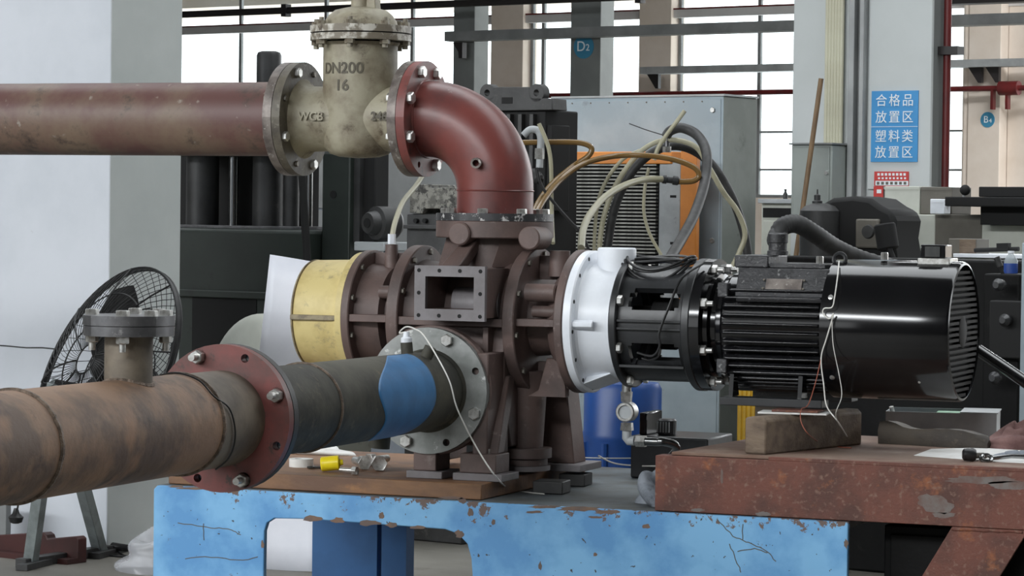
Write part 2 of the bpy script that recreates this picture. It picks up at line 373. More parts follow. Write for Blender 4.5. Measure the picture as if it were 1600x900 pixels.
wr.box(-70, -15, -17, -16.7, 2.1, 4.7).box(-3, 40, -17, -16.7, 2.1, 4.7).box(-70, -17, -17, -16.7, 6.3, 8.9).box(9, 40, -17, -16.7, 6.3, 8.9)
struct('wall_front', wr, m_wallf)
struct('wall_left', MB(RB).box(-70.3, -70, -17, YW+.3, 0, 9.6), m_pale)
struct('wall_right', MB(RB).box(40, 40.3, -17, YW+.3, 0, 9.6), m_pale)
# far window wall
zs = PB(1215, 309, YW).z
zb0 = PB(282, 55, YW).z; zb1 = PB(282, 44, YW).z
struct('wall_back', MB(RB).box(-70, 40, YW, YW+.3, 0, zs).box(-70, 40, YW, YW+.3, 8.6, 9.6), m_cream)
bays = [(60, 776), (826, 1007), (1057, 1512), (1575, 1760)]
h1 = PB(1215, 265, YW).z; h2 = PB(1215, 206, YW).z; bt = .035
mull = {0: (372, 505, 640), 1: (845,), 2: (1183, 1505), 3: (1600,)}
for i, (a, b) in enumerate(bays):
    xa = PB(a, 150, YW).x; xb = PB(b, 150, YW).x
    fr = MB(RB).box(xa, xa+.06, YW+.05, YW+.13, zs, 8.6).box(xb-.06, xb, YW+.05, YW+.13, zs, 8.6).box(xa+.06, xb-.06, YW+.05, YW+.13, zs, zs+.06)
    wn = struct('window_%d' % (i+1), fr, m_steelg)
    for px in mull[i]:
        x = PB(px, 150, YW).x; part('mullion', MB(RB).box(x-bt, x+bt, YW+.05, YW+.12, zs+.06, 8.6), m_steelg, wn)
    for z in (h1, h2): part('glazing_bar', MB(RB).box(xa+.06, xb-.06, YW+.06, YW+.11, z-.02, z+.02), m_steelg, wn)
    part('pane', MB(RB).box(xa+.06, xb-.06, YW+.075, YW+.085, zs+.06, 8.6), m_glass, wn)
struct('trim_1', MB(RB).box(-69, 39, YW-.12, YW+.04, zb0, zb1), m_beam)
struct('trim_2', MB(RB).box(-69, 39, YW-.13, YW+.03, zb1, zb1+.03), m_redpipe)
single('tint_backdrop', MB(RB).box(-69, 39, YW+1.2, YW+5, zb1+.55, zb1+.75), m_cream, 'cream canopy added outside to tint the upper far panes', 'backdrop')  # added cream slab, gives the panes above the beam a pinkish tone
for a, b, nm, lb in ((776, 826, 'cream_wall_column', 'cream wall column between windows, behind the black engine'), (1007, 1057, 'cream_wall_column', 'cream wall column above the right part of the cabinet')):
    single(nm, MB(RB).box(PB(a, 60, YW).x, PB(b, 60, YW).x, YW-.2, YW+.3, 0, 8.6), m_cream, lb, 'column', bev=.01)
b4 = thing('cream_wall_column', 'cream column with a round B4 mark and brackets at right', 'column', RB @ PB(1540, 330, YW-.3)*1.0)
xa = PB(1512, 180, YW-.4).x; xb = PB(1562, 180, YW-.4).x
part('shaft', MB(RB).box(xa, xb, YW-.4, YW+.3, 0, 8.6), m_cream, b4, bev=.01)
part('side_pilaster', MB(RB).box(PB(1574, 180, YW-.1).x, PB(1640, 180, YW-.1).x, YW-.1, YW+.3, 0, 8.6), m_cream, b4, bev=.01)
part('downpipe', MB(RB).cyl((xa-.08, YW-.3, 0), (xa-.08, YW-.3, 8.6), .07), m_cream, b4)
p = PB(1543, 187, YW-.41); rr = (PB(1554, 187, YW-.41).x-PB(1532, 187, YW-.41).x)/2
disc = part('round_mark', MB(RB).cyl((p.x, YW-.41, p.z), (p.x, YW-.4, p.z), rr, 28), m_mark, b4)
def on_wall(y, cx, cz): return lambda v: RB @ Vector((cx+v.x, y-v.z, cz+v.y))
mesh_part('lettering', text_mesh('B', rr*1.25, .004, m_signw, fn=on_wall(YW-.412, p.x-rr*.22, p.z), bold=0), disc)
mesh_part('lettering', text_mesh('4', rr*.8, .004, m_signw, fn=on_wall(YW-.412, p.x+rr*.42, p.z-rr*.15), bold=0), disc)
# grey columns of row D
def rowcol(a, b, lb, k=.66):
    x0 = PB(a, 100, YD).x; x1 = PB(b, 100, YD).x
    t = thing('grey_column', lb, 'column', RB @ Vector(((x0+x1)/2, YD, 0)))
    part('shaft', MB(RB).box(x0, x1, YD, YD+(x1-x0)*k, 0, 9.6), m_cold, t, bev=.01); return t, x0, x1
cD2, x0, x1 = rowcol(891, 938, 'grey column with a round blue D2 mark behind the cabinet')
p = PB(912.5, 73, YD); rr = (PB(928, 73, YD).x-PB(897, 73, YD).x)/2
disc = part('round_mark', MB(RB).cyl((p.x, YD-.012, p.z), (p.x, YD, p.z), rr, 32), m_mark, cD2)
mesh_part('lettering', text_mesh('D', rr*1.2, .004, m_signw, fn=on_wall(YD-.014, p.x-rr*.25, p.z), bold=0), disc)
mesh_part('lettering', text_mesh('2', rr*.8, .004, m_signw, fn=on_wall(YD-.014, p.x+rr*.42, p.z-rr*.1), bold=0), disc)
cE, x0, x1 = rowcol(708, 741, 'grey column with a tray bracket right of the red elbow', .9)
# long services fixed along the columns
def along(name, a, b, pya, pyb, Y, d, m, lb, cat, bev=0):
    A = PB(a, pya, Y); zt = A.z; zb = PB(a, pyb, Y).z
    return single(name, MB(RB).box(A.x, PB(b, pya, Y).x, Y-d, Y, zb, zt), m, lb, cat, bev=bev)
tr = thing('cable_tray', 'grey cable tray running past the D2 column', 'cable tray', RB @ PB(712, 60, YD-.02))
A = PB(712, 51, YD-.02); Bz = PB(712, 66, YD-.02).z; part('trough', MB(RB).box(A.x, PB(1700, 40, YD-.02).x, YD-.32, YD-.02, Bz, A.z), m_steelg, tr)
q0 = PB(722, 68, YD-.05); q1 = PB(735, 92, YD-.05)
part('bracket', MB(RB).prism([(q0.x, YD-.3, q0.z), (q1.x+.02, YD-.3, q0.z), (q1.x+.02, YD-.3, q1.z), (q1.x-.05, YD-.3, q1.z), (q1.x-.06, YD-.3, q1.z+.1)], RB.to_3x3() @ Vector((0, .12, 0)) if 0 else (0, .12, 0)), m_darkpipe, tr)
Yt = YW-.45
tr = thing('cable_tray', 'pale grey cable tray above the right end of the cabinet', 'cable tray', RB @ PB(1015, 112, Yt))
A = PB(1015, 106, Yt); Bz = PB(1015, 117, Yt).z; part('trough', MB(RB).box(A.x, PB(1750, 100, Yt).x, Yt-.35, Yt, Bz, A.z), m_tray, tr)
for bx in (1033, 1536, 1563):
    zb = PB(1033, 139, Yt).z
    x = PB(bx, 120, Yt).x; part('bracket', MB(RB).prism([(x-.2, Yt-.2, Bz), (x+.06, Yt-.2, Bz), (x+.06, Yt-.2, zb), (x, Yt-.2, zb)], (0, .1, 0)), m_darkpipe, tr)
zr = PB(955, 148, Yt-.2).z
fp = thing('fire_pipe', 'thin red fire pipe running behind the cabinet top', 'pipe', RB @ PB(955, 148, Yt-.2))
part('run', MB(RB).cyl((PB(700, 148, Yt-.2).x, Yt-.2, zr), (PB(1750, 148, Yt-.2).x, Yt-.2, zr), .05, 12), m_redpipe, fp)
part('coupling', MB(RB).cyl((PB(1562, 148, Yt-.2).x, Yt-.2, zr), (PB(1592, 148, Yt-.2).x, Yt-.2, zr), .13, 14), m_redpipe, fp)
for bx in (1549, 1572): part('hanger', MB(RB).box(PB(bx, 148, Yt-.2).x, PB(bx+4, 148, Yt-.2).x, Yt-.24, Yt-.12, zr-.38, zr), m_redpipe, fp)
Yp = YD-1.2; zp = PB(282, 23, Yp).z
dp = thing('overhead_pipe', 'black overhead pipe crossing above the gate valve', 'pipe', RB @ PB(282, 23, Yp))
part('run', MB(RB).cyl((PB(150, 23, Yp).x, Yp, zp), (PB(1700, 23, Yp).x, Yp, zp), .055, 12), m_darkpipe, dp)
for bx in (447, 586, 1000): x = PB(bx, 15, Yp).x; part('clamp', MB(RB).box(x-.05, x+.05, Yp-.07, Yp+.07, zp-.1, zp+.1), m_darkpipe, dp)
x = PB(586, 10, Yp).x; part('hanger_rod', MB(RB).cyl((x, Yp, zp), (x, Yp, 9.6), .03, 8), m_darkpipe, dp)
single('roof_beam', MB(RB).box(PB(1450, 5, YD).x, PB(1800, 5, YD).x, YD-.3, YD, PB(1483, 9, YD).z, PB(1483, 9, YD).z+.5), m_darkpipe, 'dark roof beam at the top right corner', 'beam')

# left column
YL = YB(172, 400, 11.6); xr = PB(171, 400, YL).x; d_ = PBX(282, 400, xr).y-YL
lc = thing('white_column', 'big white square column with a shade-grey side behind the fan', 'column', RB @ Vector((xr-.3, YL+.1, 0)))
sh = MB(RB).box(xr-1.05, xr, YL, YL+d_, 0, 9.6)
shaft = part('shaft', sh, m_wallw, lc, bev=.006)
shaft.data.materials.append(m_colshade)  # right face takes a greyer copy of the white, side shade in the colour
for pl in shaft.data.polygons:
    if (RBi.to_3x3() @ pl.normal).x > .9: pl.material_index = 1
zj = PB(60, 543, YL).z
part('joint', MB(RB).tube(smoothpath([(xr-1.0+k*.09, YL-.0015, zj+random.uniform(-.004, .004)) for k in range(9)], 2), .003, 5), m_dkgrey, lc)

# right column with the signs
YR = YB(1400, 200, 14.0)
xl = PB(1238, 150, YR).x; xm = PB(1455, 150, YR).x; dR = PBX(1476, 150, xm).y-YR
rc = thing('pale_column', 'pale grey column carrying the blue sign', 'column', RB @ Vector(((xl+xm)/2, YR+.2, 0)))
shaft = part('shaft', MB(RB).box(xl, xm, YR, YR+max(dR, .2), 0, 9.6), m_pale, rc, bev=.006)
shaft.data.materials.append(m_cold)  # right face takes dark grey, its shade put into the colour
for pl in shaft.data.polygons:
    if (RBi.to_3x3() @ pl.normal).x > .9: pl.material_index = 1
for a, b in ((1332, 1341), (1349, 1356)):
    part('cover_strip', MB(RB).box(PB(a, 150, YR).x, PB(b, 150, YR).x, YR-.05, YR, .3, 9.6), m_tray, rc, bev=.003)
part('groove', MB(RB).box(PB(1341.5, 150, YR).x, PB(1348.5, 150, YR).x, YR-.012, YR, .3, 9.6), m_steelg, rc)
zbt = PB(1400, 296, YR-.02).z
board = part('backing_board', MB(RB).box(PB(1357, 150, YR-.02).x, PB(1455, 150, YR-.02).x, YR-.02, YR, zbt, 9.6), m_pale, rc, bev=.003)
for k, od in enumerate(('leftmost', 'second from left', 'third from left', 'fourth from left', 'fifth from left', 'rightmost')):
    x = PB(1289+k*4.6, 150, YR-.04).x; z1 = PB(1289, 228, YR-.04).z
    single('conduit', MB(RB).cyl((x, YR-.025, z1), (x, YR-.025, 9.6), .011, 10), m_conduit, 'thin cream conduit above the grey electrical box, %s of six' % od, 'conduit', group='conduits on the sign column')
# blue sign
def sign_box(t, nm, a, b, ya, yb, Y, m, th=.006):
    p = PB(a, ya, Y); q = PB(b, yb, Y); return part(nm, MB(RB).box(p.x, q.x, Y-th, Y, q.z, p.z), m, t), p, q
Ys = YR-.021
sg = thing('blue_sign', 'blue sign with white Chinese characters on pale column', 'sign', RB @ PB(1398, 253, Ys))
pn, p, q = sign_box(sg, 'panel', 1363, 1434, 142.5, 253, Ys, m_sign)
cw = (q.x-p.x)
for row, (txt, py) in enumerate((('合格品', 158), ('放置区', 184), ('塑料类', 214), ('放置区', 239))):
    zc = PB(1400, py, Ys).z
    for k, ch in enumerate(txt):
        xc = p.x+cw*(.215+.285*k)
        mesh_part('lettering', text_mesh(ch, cw*.25, .0015, m_signw, fn=on_wall(Ys-.007, xc, zc), bold=0), pn)
zc = PB(1400, 198, Ys).z
part('seam', MB(RB).box(p.x, q.x, Ys-.0075, Ys-.006, zc-.001, zc+.001), m_signw, sg)
rs = thing('red_notice', 'small red and white safety notice below the blue sign', 'sign', RB @ PB(1392, 320, Ys))
pn, p, q = sign_box(rs, 'panel', 1367, 1420, 268, 291, Ys, m_signr)
pn2, p2, q2 = sign_box(rs, 'lower_panel', 1366, 1380, 291, 323, Ys, m_signr)
pw = sign_box(rs, 'white_band', 1368, 1419, 282.5, 290, Ys-.0062, m_signw, .001)[0]
for k in range(7):
    a = 1370+k*7; sign_box(pw, 'printed_block', a, a+4, 284, 288.5, Ys-.0074, m_mbrown, .0006)
for k in range(8):
    a = 1371+k*5.8; sign_box(rs, 'printed_block', a, a+3.6, 270.5, 274.5, Ys-.0062, m_signw, .0006)
    sign_box(rs, 'printed_block', a+1, a+4, 277, 280, Ys-.0062, m_signw, .0006)
sign_box(rs, 'printed_block', 1370, 1377, 296, 302, Ys-.0062, m_signw, .0006); sign_box(rs, 'printed_block', 1369, 1377, 310, 318, Ys-.0062, m_signw, .0006)
# red riser beside the column
xv = PB(1479, 150, YR+.1).x
rv = thing('fire_riser', 'vertical dark red pipe at the right edge of the sign column', 'pipe', RB @ Vector((xv, YR+.1, 0)))
part('run', MB(RB).cyl((xv, YR+.1, 0), (xv, YR+.1, 9.6), .019, 14), m_redpipe, rv)
p = PB(1457, 72, YR+.02); q = PB(1490, 84, YR+.02); part('clamp', MB(RB).box(p.x, q.x, YR+.06, YR+.13, q.z, p.z), m_darkpipe, rv)
# electrical box and stick
Ye = YR-.06
p = PB(1237, 226, Ye-.12); q = PB(1299, 318, Ye-.12)
eb = thing('electrical_box', 'grey steel electrical box mounted on the pale column', 'electrical box', RB @ Vector((p.x, Ye, q.z-.1)))
part('case', MB(RB).box(p.x, q.x, Ye-.12, Ye+.06, q.z-.12, p.z), m_ebox, eb, bev=.006)
part('door', MB(RB).box(p.x+.015, q.x-.012, Ye-.128, Ye-.12, q.z-.1, p.z-.012), m_ebox, eb, bev=.003)
part('rain_lid', MB(RB).box(p.x-.008, q.x+.008, Ye-.135, Ye+.06, p.z, p.z+.008), m_steelg, eb)
k = PB(1292, 270, Ye-.13); part('lock', MB(RB).cyl((k.x, Ye-.142, k.z), (k.x, Ye-.128, k.z), .01, 12), m_bolt, eb)
A = RB @ PB(1283, 123, Ye-.2); B_ = RB @ PB(1253, 335, Ye-.3)
D = (A-B_).normalized(); base = B_-D*(B_.z/D.z)
st = single('broom_stick', MB().cyl(base, A, .0125, 12), m_bamboo, 'brown wooden stick leaning against the grey electrical box', 'stick')

# ================================================================== BLUE TEST BENCH
BZ = .593; BF = -.47; BBK = .78
XL = PY(240, 760, BF).x; XR = PY(1325, 815, BF).x
be = thing('steel_bench', 'chipped light blue steel bench carrying the pump', 'bench', ((XL+XR)/2, .15, 0))
def fp_(px, py): v = PY(px, py, BF); return (v.x, BF, v.z)
op = [fp_(412, 890), fp_(413, 830), fp_(417, 817), fp_(428, 810), fp_(480, 811), fp_(560, 817), fp_(640, 823), fp_(695, 827), fp_(715, 834), fp_(730, 850), fp_(736, 872), fp_(738, 900)]
xo0 = op[0][0]; xo1 = op[-1][0]
outl = [(XL, BF, 0), (XL, BF, BZ-.012), (XL+.012, BF, BZ), (XR, BF, BZ), (XR, BF, 0), (xo1, BF, 0)]+list(reversed(op))+[(xo0, BF, 0)]
part('front_panel', MB().prism(outl, (0, .02, 0)), m_bench, be, bev=.003)
part('top_plate', MB().box(XL+.002, XR-.002, BF+.02, BBK, BZ-.02, BZ-.001), m_benchtop, be, bev=.002)
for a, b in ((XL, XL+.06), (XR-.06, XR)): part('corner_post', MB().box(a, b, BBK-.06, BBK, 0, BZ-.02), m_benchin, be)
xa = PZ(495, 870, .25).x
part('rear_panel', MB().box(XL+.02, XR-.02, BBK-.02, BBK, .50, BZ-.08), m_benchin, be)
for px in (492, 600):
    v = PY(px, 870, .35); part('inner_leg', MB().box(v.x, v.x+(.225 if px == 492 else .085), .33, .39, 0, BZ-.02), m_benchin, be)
# raised hairline cracks in the paint
cr = [[(278,818),(330,824),(362,828),(380,838)], [(318,818),(318,850)], [(290,872),(340,870),(372,876),(410,870)], [(1120,812),(1145,838),(1170,848),(1200,862),(1215,880)], [(1152,862),(1180,858),(1205,866)], [(1140,850),(1152,880),(1160,898)], [(1160,818),(1160,850)]]
for c in cr:
    pts = []
    for a, b in zip(c[:-1], c[1:]):
        for k in range(5):
            t = k/5; v = PY(a[0]+(b[0]-a[0])*t+random.uniform(-1, 1), a[1]+(b[1]-a[1])*t+random.uniform(-1.2, 1.2), BF); pts.append((v.x, BF-.0004, v.z))
    part('paint_crack', MB().tube(pts, .0014, 5), m_mbrown, be)
# flaked paint showing rust, each flake with its own outline
def flake(px, py, w_, h_, sd):
    rn = random.Random(sd); n = 14; pts = []
    for k in range(n):
        a = 2*pi*k/n; r = rn.uniform(.55, 1.0); v = PY(px+math.cos(a)*w_*r, py+math.sin(a)*h_*r, BF); pts.append((v.x, BF-.0007, v.z))
    part('paint_flake', MB().prism(pts, (0, .0006, 0)), m_flake, be)
for i, (a, b, c, d) in enumerate(((488, 810.5, 18, 6), (528, 813, 14, 5.5), (577, 817, 20, 6), (612, 820.5, 12, 5), (655, 824, 16, 4), (718, 834, 9, 7), (596, 806, 5, 7), (850, 792, 34, 3.2), (905, 795, 40, 5), (950, 800, 26, 4.5), (835, 800, 18, 2.5), (930, 808, 14, 2.5), (706, 778, 24, 3), (722, 782, 9, 6), (300, 763, 30, 2.5), (360, 768, 14, 3), (275, 760, 16, 2.5), (735, 800, 6, 8), (771, 816, 4, 6), (930, 866, 4, 4), (844, 884, 3, 8), (1010, 822, 8, 5), (1322, 850, 4, 9), (410, 850, 3, 9))):
    flake(a, b, c, d, i)
# rusted plank under the front feet
v0 = PY(430, 742, -.41); v1 = PY(752, 765, -.41); PLZ = .638
single('steel_plank', MB().box(v0.x-.35, v1.x, -.41, .42, BZ, PLZ), m_plank, 'rusty brown steel plank under the pump feet', 'plank', bev=.003)

# ================================================================== PUMP
AZ = 1.087; AX = (1, 0, 0)
def A_(x, y=0, z=0): return (x, y, AZ+z)
pu = thing('vacuum_pump', 'brown cast iron pump with yellow left cover and white right cover', 'pump', (0, 0, PLZ))
hexm = MB().lathe([(-.004, .0135), (-.0005, .0135)], (0,0,0), (0,0,1), 20).lathe([(0, .0112), (.008, .0112), (.0095, .0098)], (0,0,0), (0,0,1), 6).mesh('hex_bolt', m_bolt)
hexd = MB().lathe([(0, .0095), (.007, .0095), (.008, .0085)], (0,0,0), (0,0,1), 6).mesh('hex_bolt_dull', m_boltd)
holem = MB().cyl((0,0,-.004), (0,0,.0008), .0058, 12).mesh('cap_screw', m_dark)
studm = MB().lathe([(-.003, .0165), (0, .0165)], (0,0,0), (0,0,1), 20).lathe([(0, .0145), (.014, .0145), (.016, .0125)], (0,0,0), (0,0,1), 6).cyl((0,0,.016), (0,0,.034), .0075, 12).mesh('stud_nut', m_bolt)
bigm = MB().lathe([(0, .0155), (.011, .0155), (.013, .0135)], (0,0,0), (0,0,1), 6).mesh('big_bolt', m_bolt)
nutm = MB().lathe([(0, .0125), (.012, .0125)], (0,0,0), (0,0,1), 6).cyl((0,0,.012), (0,0,.022), .007, 10).mesh('stud_nut_dull', m_boltv)

# yellow end cover
yc = part('end_cover', MB().lathe([(0, .150), (.004, .160), (.010, .164), (.135, .167), (.150, .172), (.156, .190), (.176, .190)], A_(-.586), AX, 64), m_yel, pu, label='yellow painted end cover')
part('cover_rib', MB().box(-.584, -.435, -.176, -.150, AZ-.012, AZ+.004), m_yrib, yc, bev=.003)
part('cover_edge_ring', MB().lathe([(0, .150), (-.002, .163), (.004, .166), (.006, .150)], A_(-.586), AX, 64, loop=True), m_yrib, yc)
for a in (62, 20, -16, 118): ph = math.radians(a); inst('screw', holem, yc, A_(-.4335, -.1715*math.cos(ph)*1.02, .1715*math.sin(ph)*1.02), (-1, 0, 0))
# ring flanges of the casing
def ring(nm, x, t, ro, ri, n, m=m_cast, bolts=0, ph=0.0, face=1):
    r = part(nm, MB().lathe([(0, ri), (0, ro-.003), (.003, ro), (t-.003, ro), (t, ro-.003), (t, ri)], A_(x), AX, 72, loop=True), m, pu)
    for p in ring_pts(A_(x+t if face > 0 else x), AX, ro-.018, bolts, ph): inst('bolt', hexd, r, p, (face, 0, 0))
    return r
ring('casing_ring', -.409, .026, .197, .09, 40, bolts=10, ph=.3)
ring('casing_ring', -.255, .038, .214, .10, 40, bolts=10, ph=.2)
ring('casing_ring', .111, .036, .212, .10, 40, bolts=10, ph=.2)
ring('casing_ring', .268, .026, .209, .09, 40, bolts=0)
# bearing housings
part('bearing_housing', MB().lathe([(0, .158), (.075, .150), (.082, .118), (.128, .112)], A_(-.383), AX, 56), m_cast, pu)
part('bearing_housing', MB().lathe([(0, .105), (.06, .100), (.075, .135), (.095, .150), (.121, .175)], A_(.147), AX, 56), m_cast, pu)
for x0, x1 in ((-.383, -.255), (.147, .268)):
    for s in (-1, 1): part('web_rib', MB().box(x0, x1, s*.19-.0 if s < 0 else .13, -.13 if s < 0 else .19, AZ-.012, AZ+.010), m_cast, pu, bev=.002)
    part('web_rib', MB().box(x0, x1, -.01, .01, AZ+.12, AZ+.19), m_cast, pu, bev=.002)
    part('web_rib', MB().box(x0, x1, -.012, .012, AZ-.20, AZ-.12), m_cast, pu, bev=.002)
# bosses on housings
bp = PY(612, 388, -.02); part('breather_boss', MB().lathe([(0, .026), (.02, .022), (.09, .019), (.10, .019)], (bp.x, -.02, AZ+.115), (0,0,1), 24), m_cast, pu)
part('breather_boss', MB().lathe([(0, .035), (.05, .030), (.075, .030)], (.215, -.02, AZ+.13), (0,0,1), 24), m_cast, pu)
part('oil_boss', MB().lathe([(0, .026), (.09, .026), (.094, .022)], (.165, -.150, AZ+.085), (1, 0, 0), 24), m_cast, pu)
part('oil_boss', MB().lathe([(0, .017), (.07, .017), (.074, .013)], (.18, -.135, AZ+.03), (1, 0, 0), 20), m_cast, pu)
part('oil_boss', MB().lathe([(0, .020), (.05, .020), (.054, .016)], (-.31, -.125, AZ+.075), (1, 0, 0), 20), m_cast, pu)
# main casing between the rings: barrel above, box below
body = part('casing', MB().lathe([(0, .172), (.04, .165), (.29, .165), (.328, .172)], A_(-.217), AX, 64), m_cast, pu)
part('casing_lower_box', MB().prism([(-.215, -.165, AZ), (-.215, -.185, .98), (-.215, -.185, .86), (-.215, -.12, .72), (-.215, .12, .72), (-.215, .185, .86), (-.215, .165, AZ)], (.325, 0, 0)), m_cast, pu, bev=.006)
part('belt_rib', MB().box(-.217, .111, -.205, -.15, AZ-.016, AZ+.008), m_cast, pu, bev=.002)
part('upright_rib', MB().box(.055, .072, -.215, -.16, .86, AZ-.016), m_cast, pu, bev=.002)
# top neck and inlet flange
part('inlet_neck', MB().lathe([(0, .168), (.05, .140), (.11, .120), (.175, .118)], (0, 0, 1.155), (0,0,1), 56), m_cast, pu)
ifl = part('inlet_flange', MB().lathe([(0, .10), (0, .170), (.003, .1735), (.048, .1735), (.050, .171), (.050, .10)], (0, 0, 1.326), (0,0,1), 72, loop=True), m_cast, pu)
for s, px, py in ((-1, 722, 365), (1, 846, 372)):
    c = PY(px, py, -.16 if s < 0 else -.03)
    part('flange_boss', MB().lathe([(0, .030), (.004, .034), (.10, .034)], (c.x, -.185 if s < 0 else -.13, c.z), (0, 1, 0), 28), m_cast, pu)
pa = PY(726, 382, -.17); pb = PY(705, 416, -.24)
part('diagonal_rib', MB().prism([(pa.x-.022, -.12, pa.z+.02), (pa.x+.025, -.12, pa.z+.02), (pb.x+.03, -.25, 1.246), (pb.x-.03, -.25, 1.246)], (0, .07, -.0)), m_cast, pu, bev=.004)
part('neck_gusset', MB().prism([(.06, -.10, 1.33), (.13, -.06, 1.33), (.10, -.06, 1.24), (.05, -.15, 1.24)], (.02, .06, 0)), m_cast, pu, bev=.003)
part('neck_gusset', MB().prism([(-.13, -.06, 1.326), (-.06, -.10, 1.326), (-.09, -.14, 1.23), (-.15, -.08, 1.23)], (.0, .06, 0)), m_cast, pu, bev=.003)
# rectangular port facing the viewer
wx0, wx1, wz0, wz1, wy = -.124, .095, 1.090, 1.247, -.30
ix0, ix1, iz0, iz1 = wx0+.034, wx1-.034, wz0+.033, wz1-.031
def framebox(y0, y1, ox0, ox1, oz0, oz1):
    m = MB(); m.box(ox0, ix0, y0, y1, oz0, oz1).box(ix1, ox1, y0, y1, oz0, oz1).box(ix0, ix1, y0, y1, oz0, iz0).box(ix0, ix1, y0, y1, iz1, oz1); return m
port = part('port_frame', framebox(wy, wy+.016, wx0, wx1, wz0, wz1), m_castg, pu)
part('port_box', framebox(wy+.016, -.10, wx0+.008, wx1-.008, wz0+.008, wz1-.008), m_cast, pu)
part('port_rotor', MB().lathe([(0, .05), (.14, .05)], (ix0+.035, -.155, iz0+.01), (1, .1, 0), 36), m_castg, pu)
for i in range(4):
    for z in (wz0+.014, wz1-.014): inst('screw', holem, port, (wx0+.014+i*(wx1-wx0-.028)/3, wy-.0001, z), (0, -1, 0))
for x in (wx0+.014, wx1-.014): inst('screw', holem, port, (x, wy-.0001, (wz0+wz1)/2), (0, -1, 0))
# discharge nozzle at the front
F1 = Vector((-.071, -.30, .889)); F2 = Vector((0.0, -1.69, .898)); PDIR = (F2-F1).normalized()
part('discharge_nozzle', MB().lathe([(0, .125), (.16, .135)], F1-PDIR*.035, -PDIR, 48), m_cast, pu)
dfl = part('discharge_flange', MB().lathe([(0, .10), (0, .184), (.002, .187), (.034, .187), (.036, .184), (.036, .10)], F1-PDIR*.001, -PDIR, 72, loop=True), m_cast, pu)
# legs and feet
def foot(px0, px1, pyb, y, ph=.075, nm='foot'):
    a = PY(px0, pyb, y); b = PY(px1, pyb, y); return a.x, b.x
feet = [(-.125, -.02, -.33), (.02, .165, -.33)]
for i, (a, b, y) in enumerate(feet):
    part('leg', MB().prism([(a+.035, y+.045, PLZ+.075), (b-.03, y+.045, PLZ+.075), (b-.045, -.17, .93), (a+.04, -.17, .93)], (0, .05, 0)), m_cast, pu, bev=.004)
    ft = part('foot', MB().box(a+.012, b-.022, y+.012, y+.115, PLZ+.021, PLZ+.076), m_cast, pu, bev=.003)
    part('shim', MB().box(a-.005, b+.002, y, y+.13, PLZ, PLZ+.021), m_castg, pu, bev=.002)
    inst('bolt', bigm, ft, ((a+b)/2+.005, y+.05, PLZ+.076), (0, 0, 1))
part('leg', MB().box(.062, .108, -.30, -.14, PLZ+.02, 1.0), m_cast, pu, bev=.004)
part('leg', MB().box(-.21, -.165, .02, .2, PLZ+.02, .78), m_cast, pu, bev=.004)
bl = PY(880, 690, .18)
part('leg', MB().prism([(.10, .12, PLZ+.02), (.215, .12, PLZ+.02), (.19, .10, .93), (.11, .10, .93)], (0, .10, 0)), m_cast, pu, bev=.004)
part('shim', MB().box(.09, .25, .08, .26, PLZ, PLZ+.021), m_castg, pu, bev=.002)
part('drain_neck', MB().lathe([(0, .05), (.18, .06), (.24, .07)], (.115, -.02, .70), (0,0,1), 28), m_cast, pu)
part('drain_flange', MB().lathe([(0, .072), (.02, .072), (.022, .084), (.05, .084)], (.115, -.04, .665), (0,0,1), 36), m_cast, pu)
part('drain_flange', MB().lathe([(0, .08), (.014, .08)], (.115, -.04, .650), (0,0,1), 36), m_castg, pu)
part('support_gusset', MB().prism([(.165, -.14, .872), (.285, -.14, .872), (.268, -.10, .90), (.235, -.08, .98), (.20, -.08, .98), (.195, -.13, .89)], (0, .03, 0)), m_cast, pu, bev=.003)

# white cover (right)
wc = part('gear_cover', MB().lathe([(0, .12), (0, .203), (.003, .207), (.024, .207), (.028, .203), (.029, .180), (.036, .174), (.125, .165), (.134, .12)], A_(.294), AX, 72, cap=False), m_white, pu, label='white painted gear cover')
wb = PY(962, 408, -.03); part('filler_neck', MB().lathe([(0, .058), (.078, .056), (.082, .052)], (wb.x, -.02, AZ+.135), (0,0,1), 36), m_white, wc)
part('cover_rib', MB().prism([(.322, -.181, AZ+.012), (.322, -.196, AZ+.004), (.322, -.196, AZ-.008), (.322, -.181, AZ-.016)], (.06, 0, 0)), m_white, wc, bev=.002)
part('cover_rib', MB().prism([(.322, -.02, AZ-.198), (.322, -.02, AZ-.15), (.418, -.02, AZ-.15), (.418, -.02, AZ-.164)], (0, .05, 0)), m_white, wc, bev=.002)
part('cover_foot', MB().prism([(.324, -.105, AZ-.176), (.324, -.02, AZ-.199), (.412, -.02, AZ-.166), (.40, -.09, AZ-.145)], (0, .04, .03)), m_white, wc, bev=.002)
for p in ring_pts(A_(.294+.0285), AX, .194, 14, .12): inst('screw', holem, wc, p, (1, 0, 0))

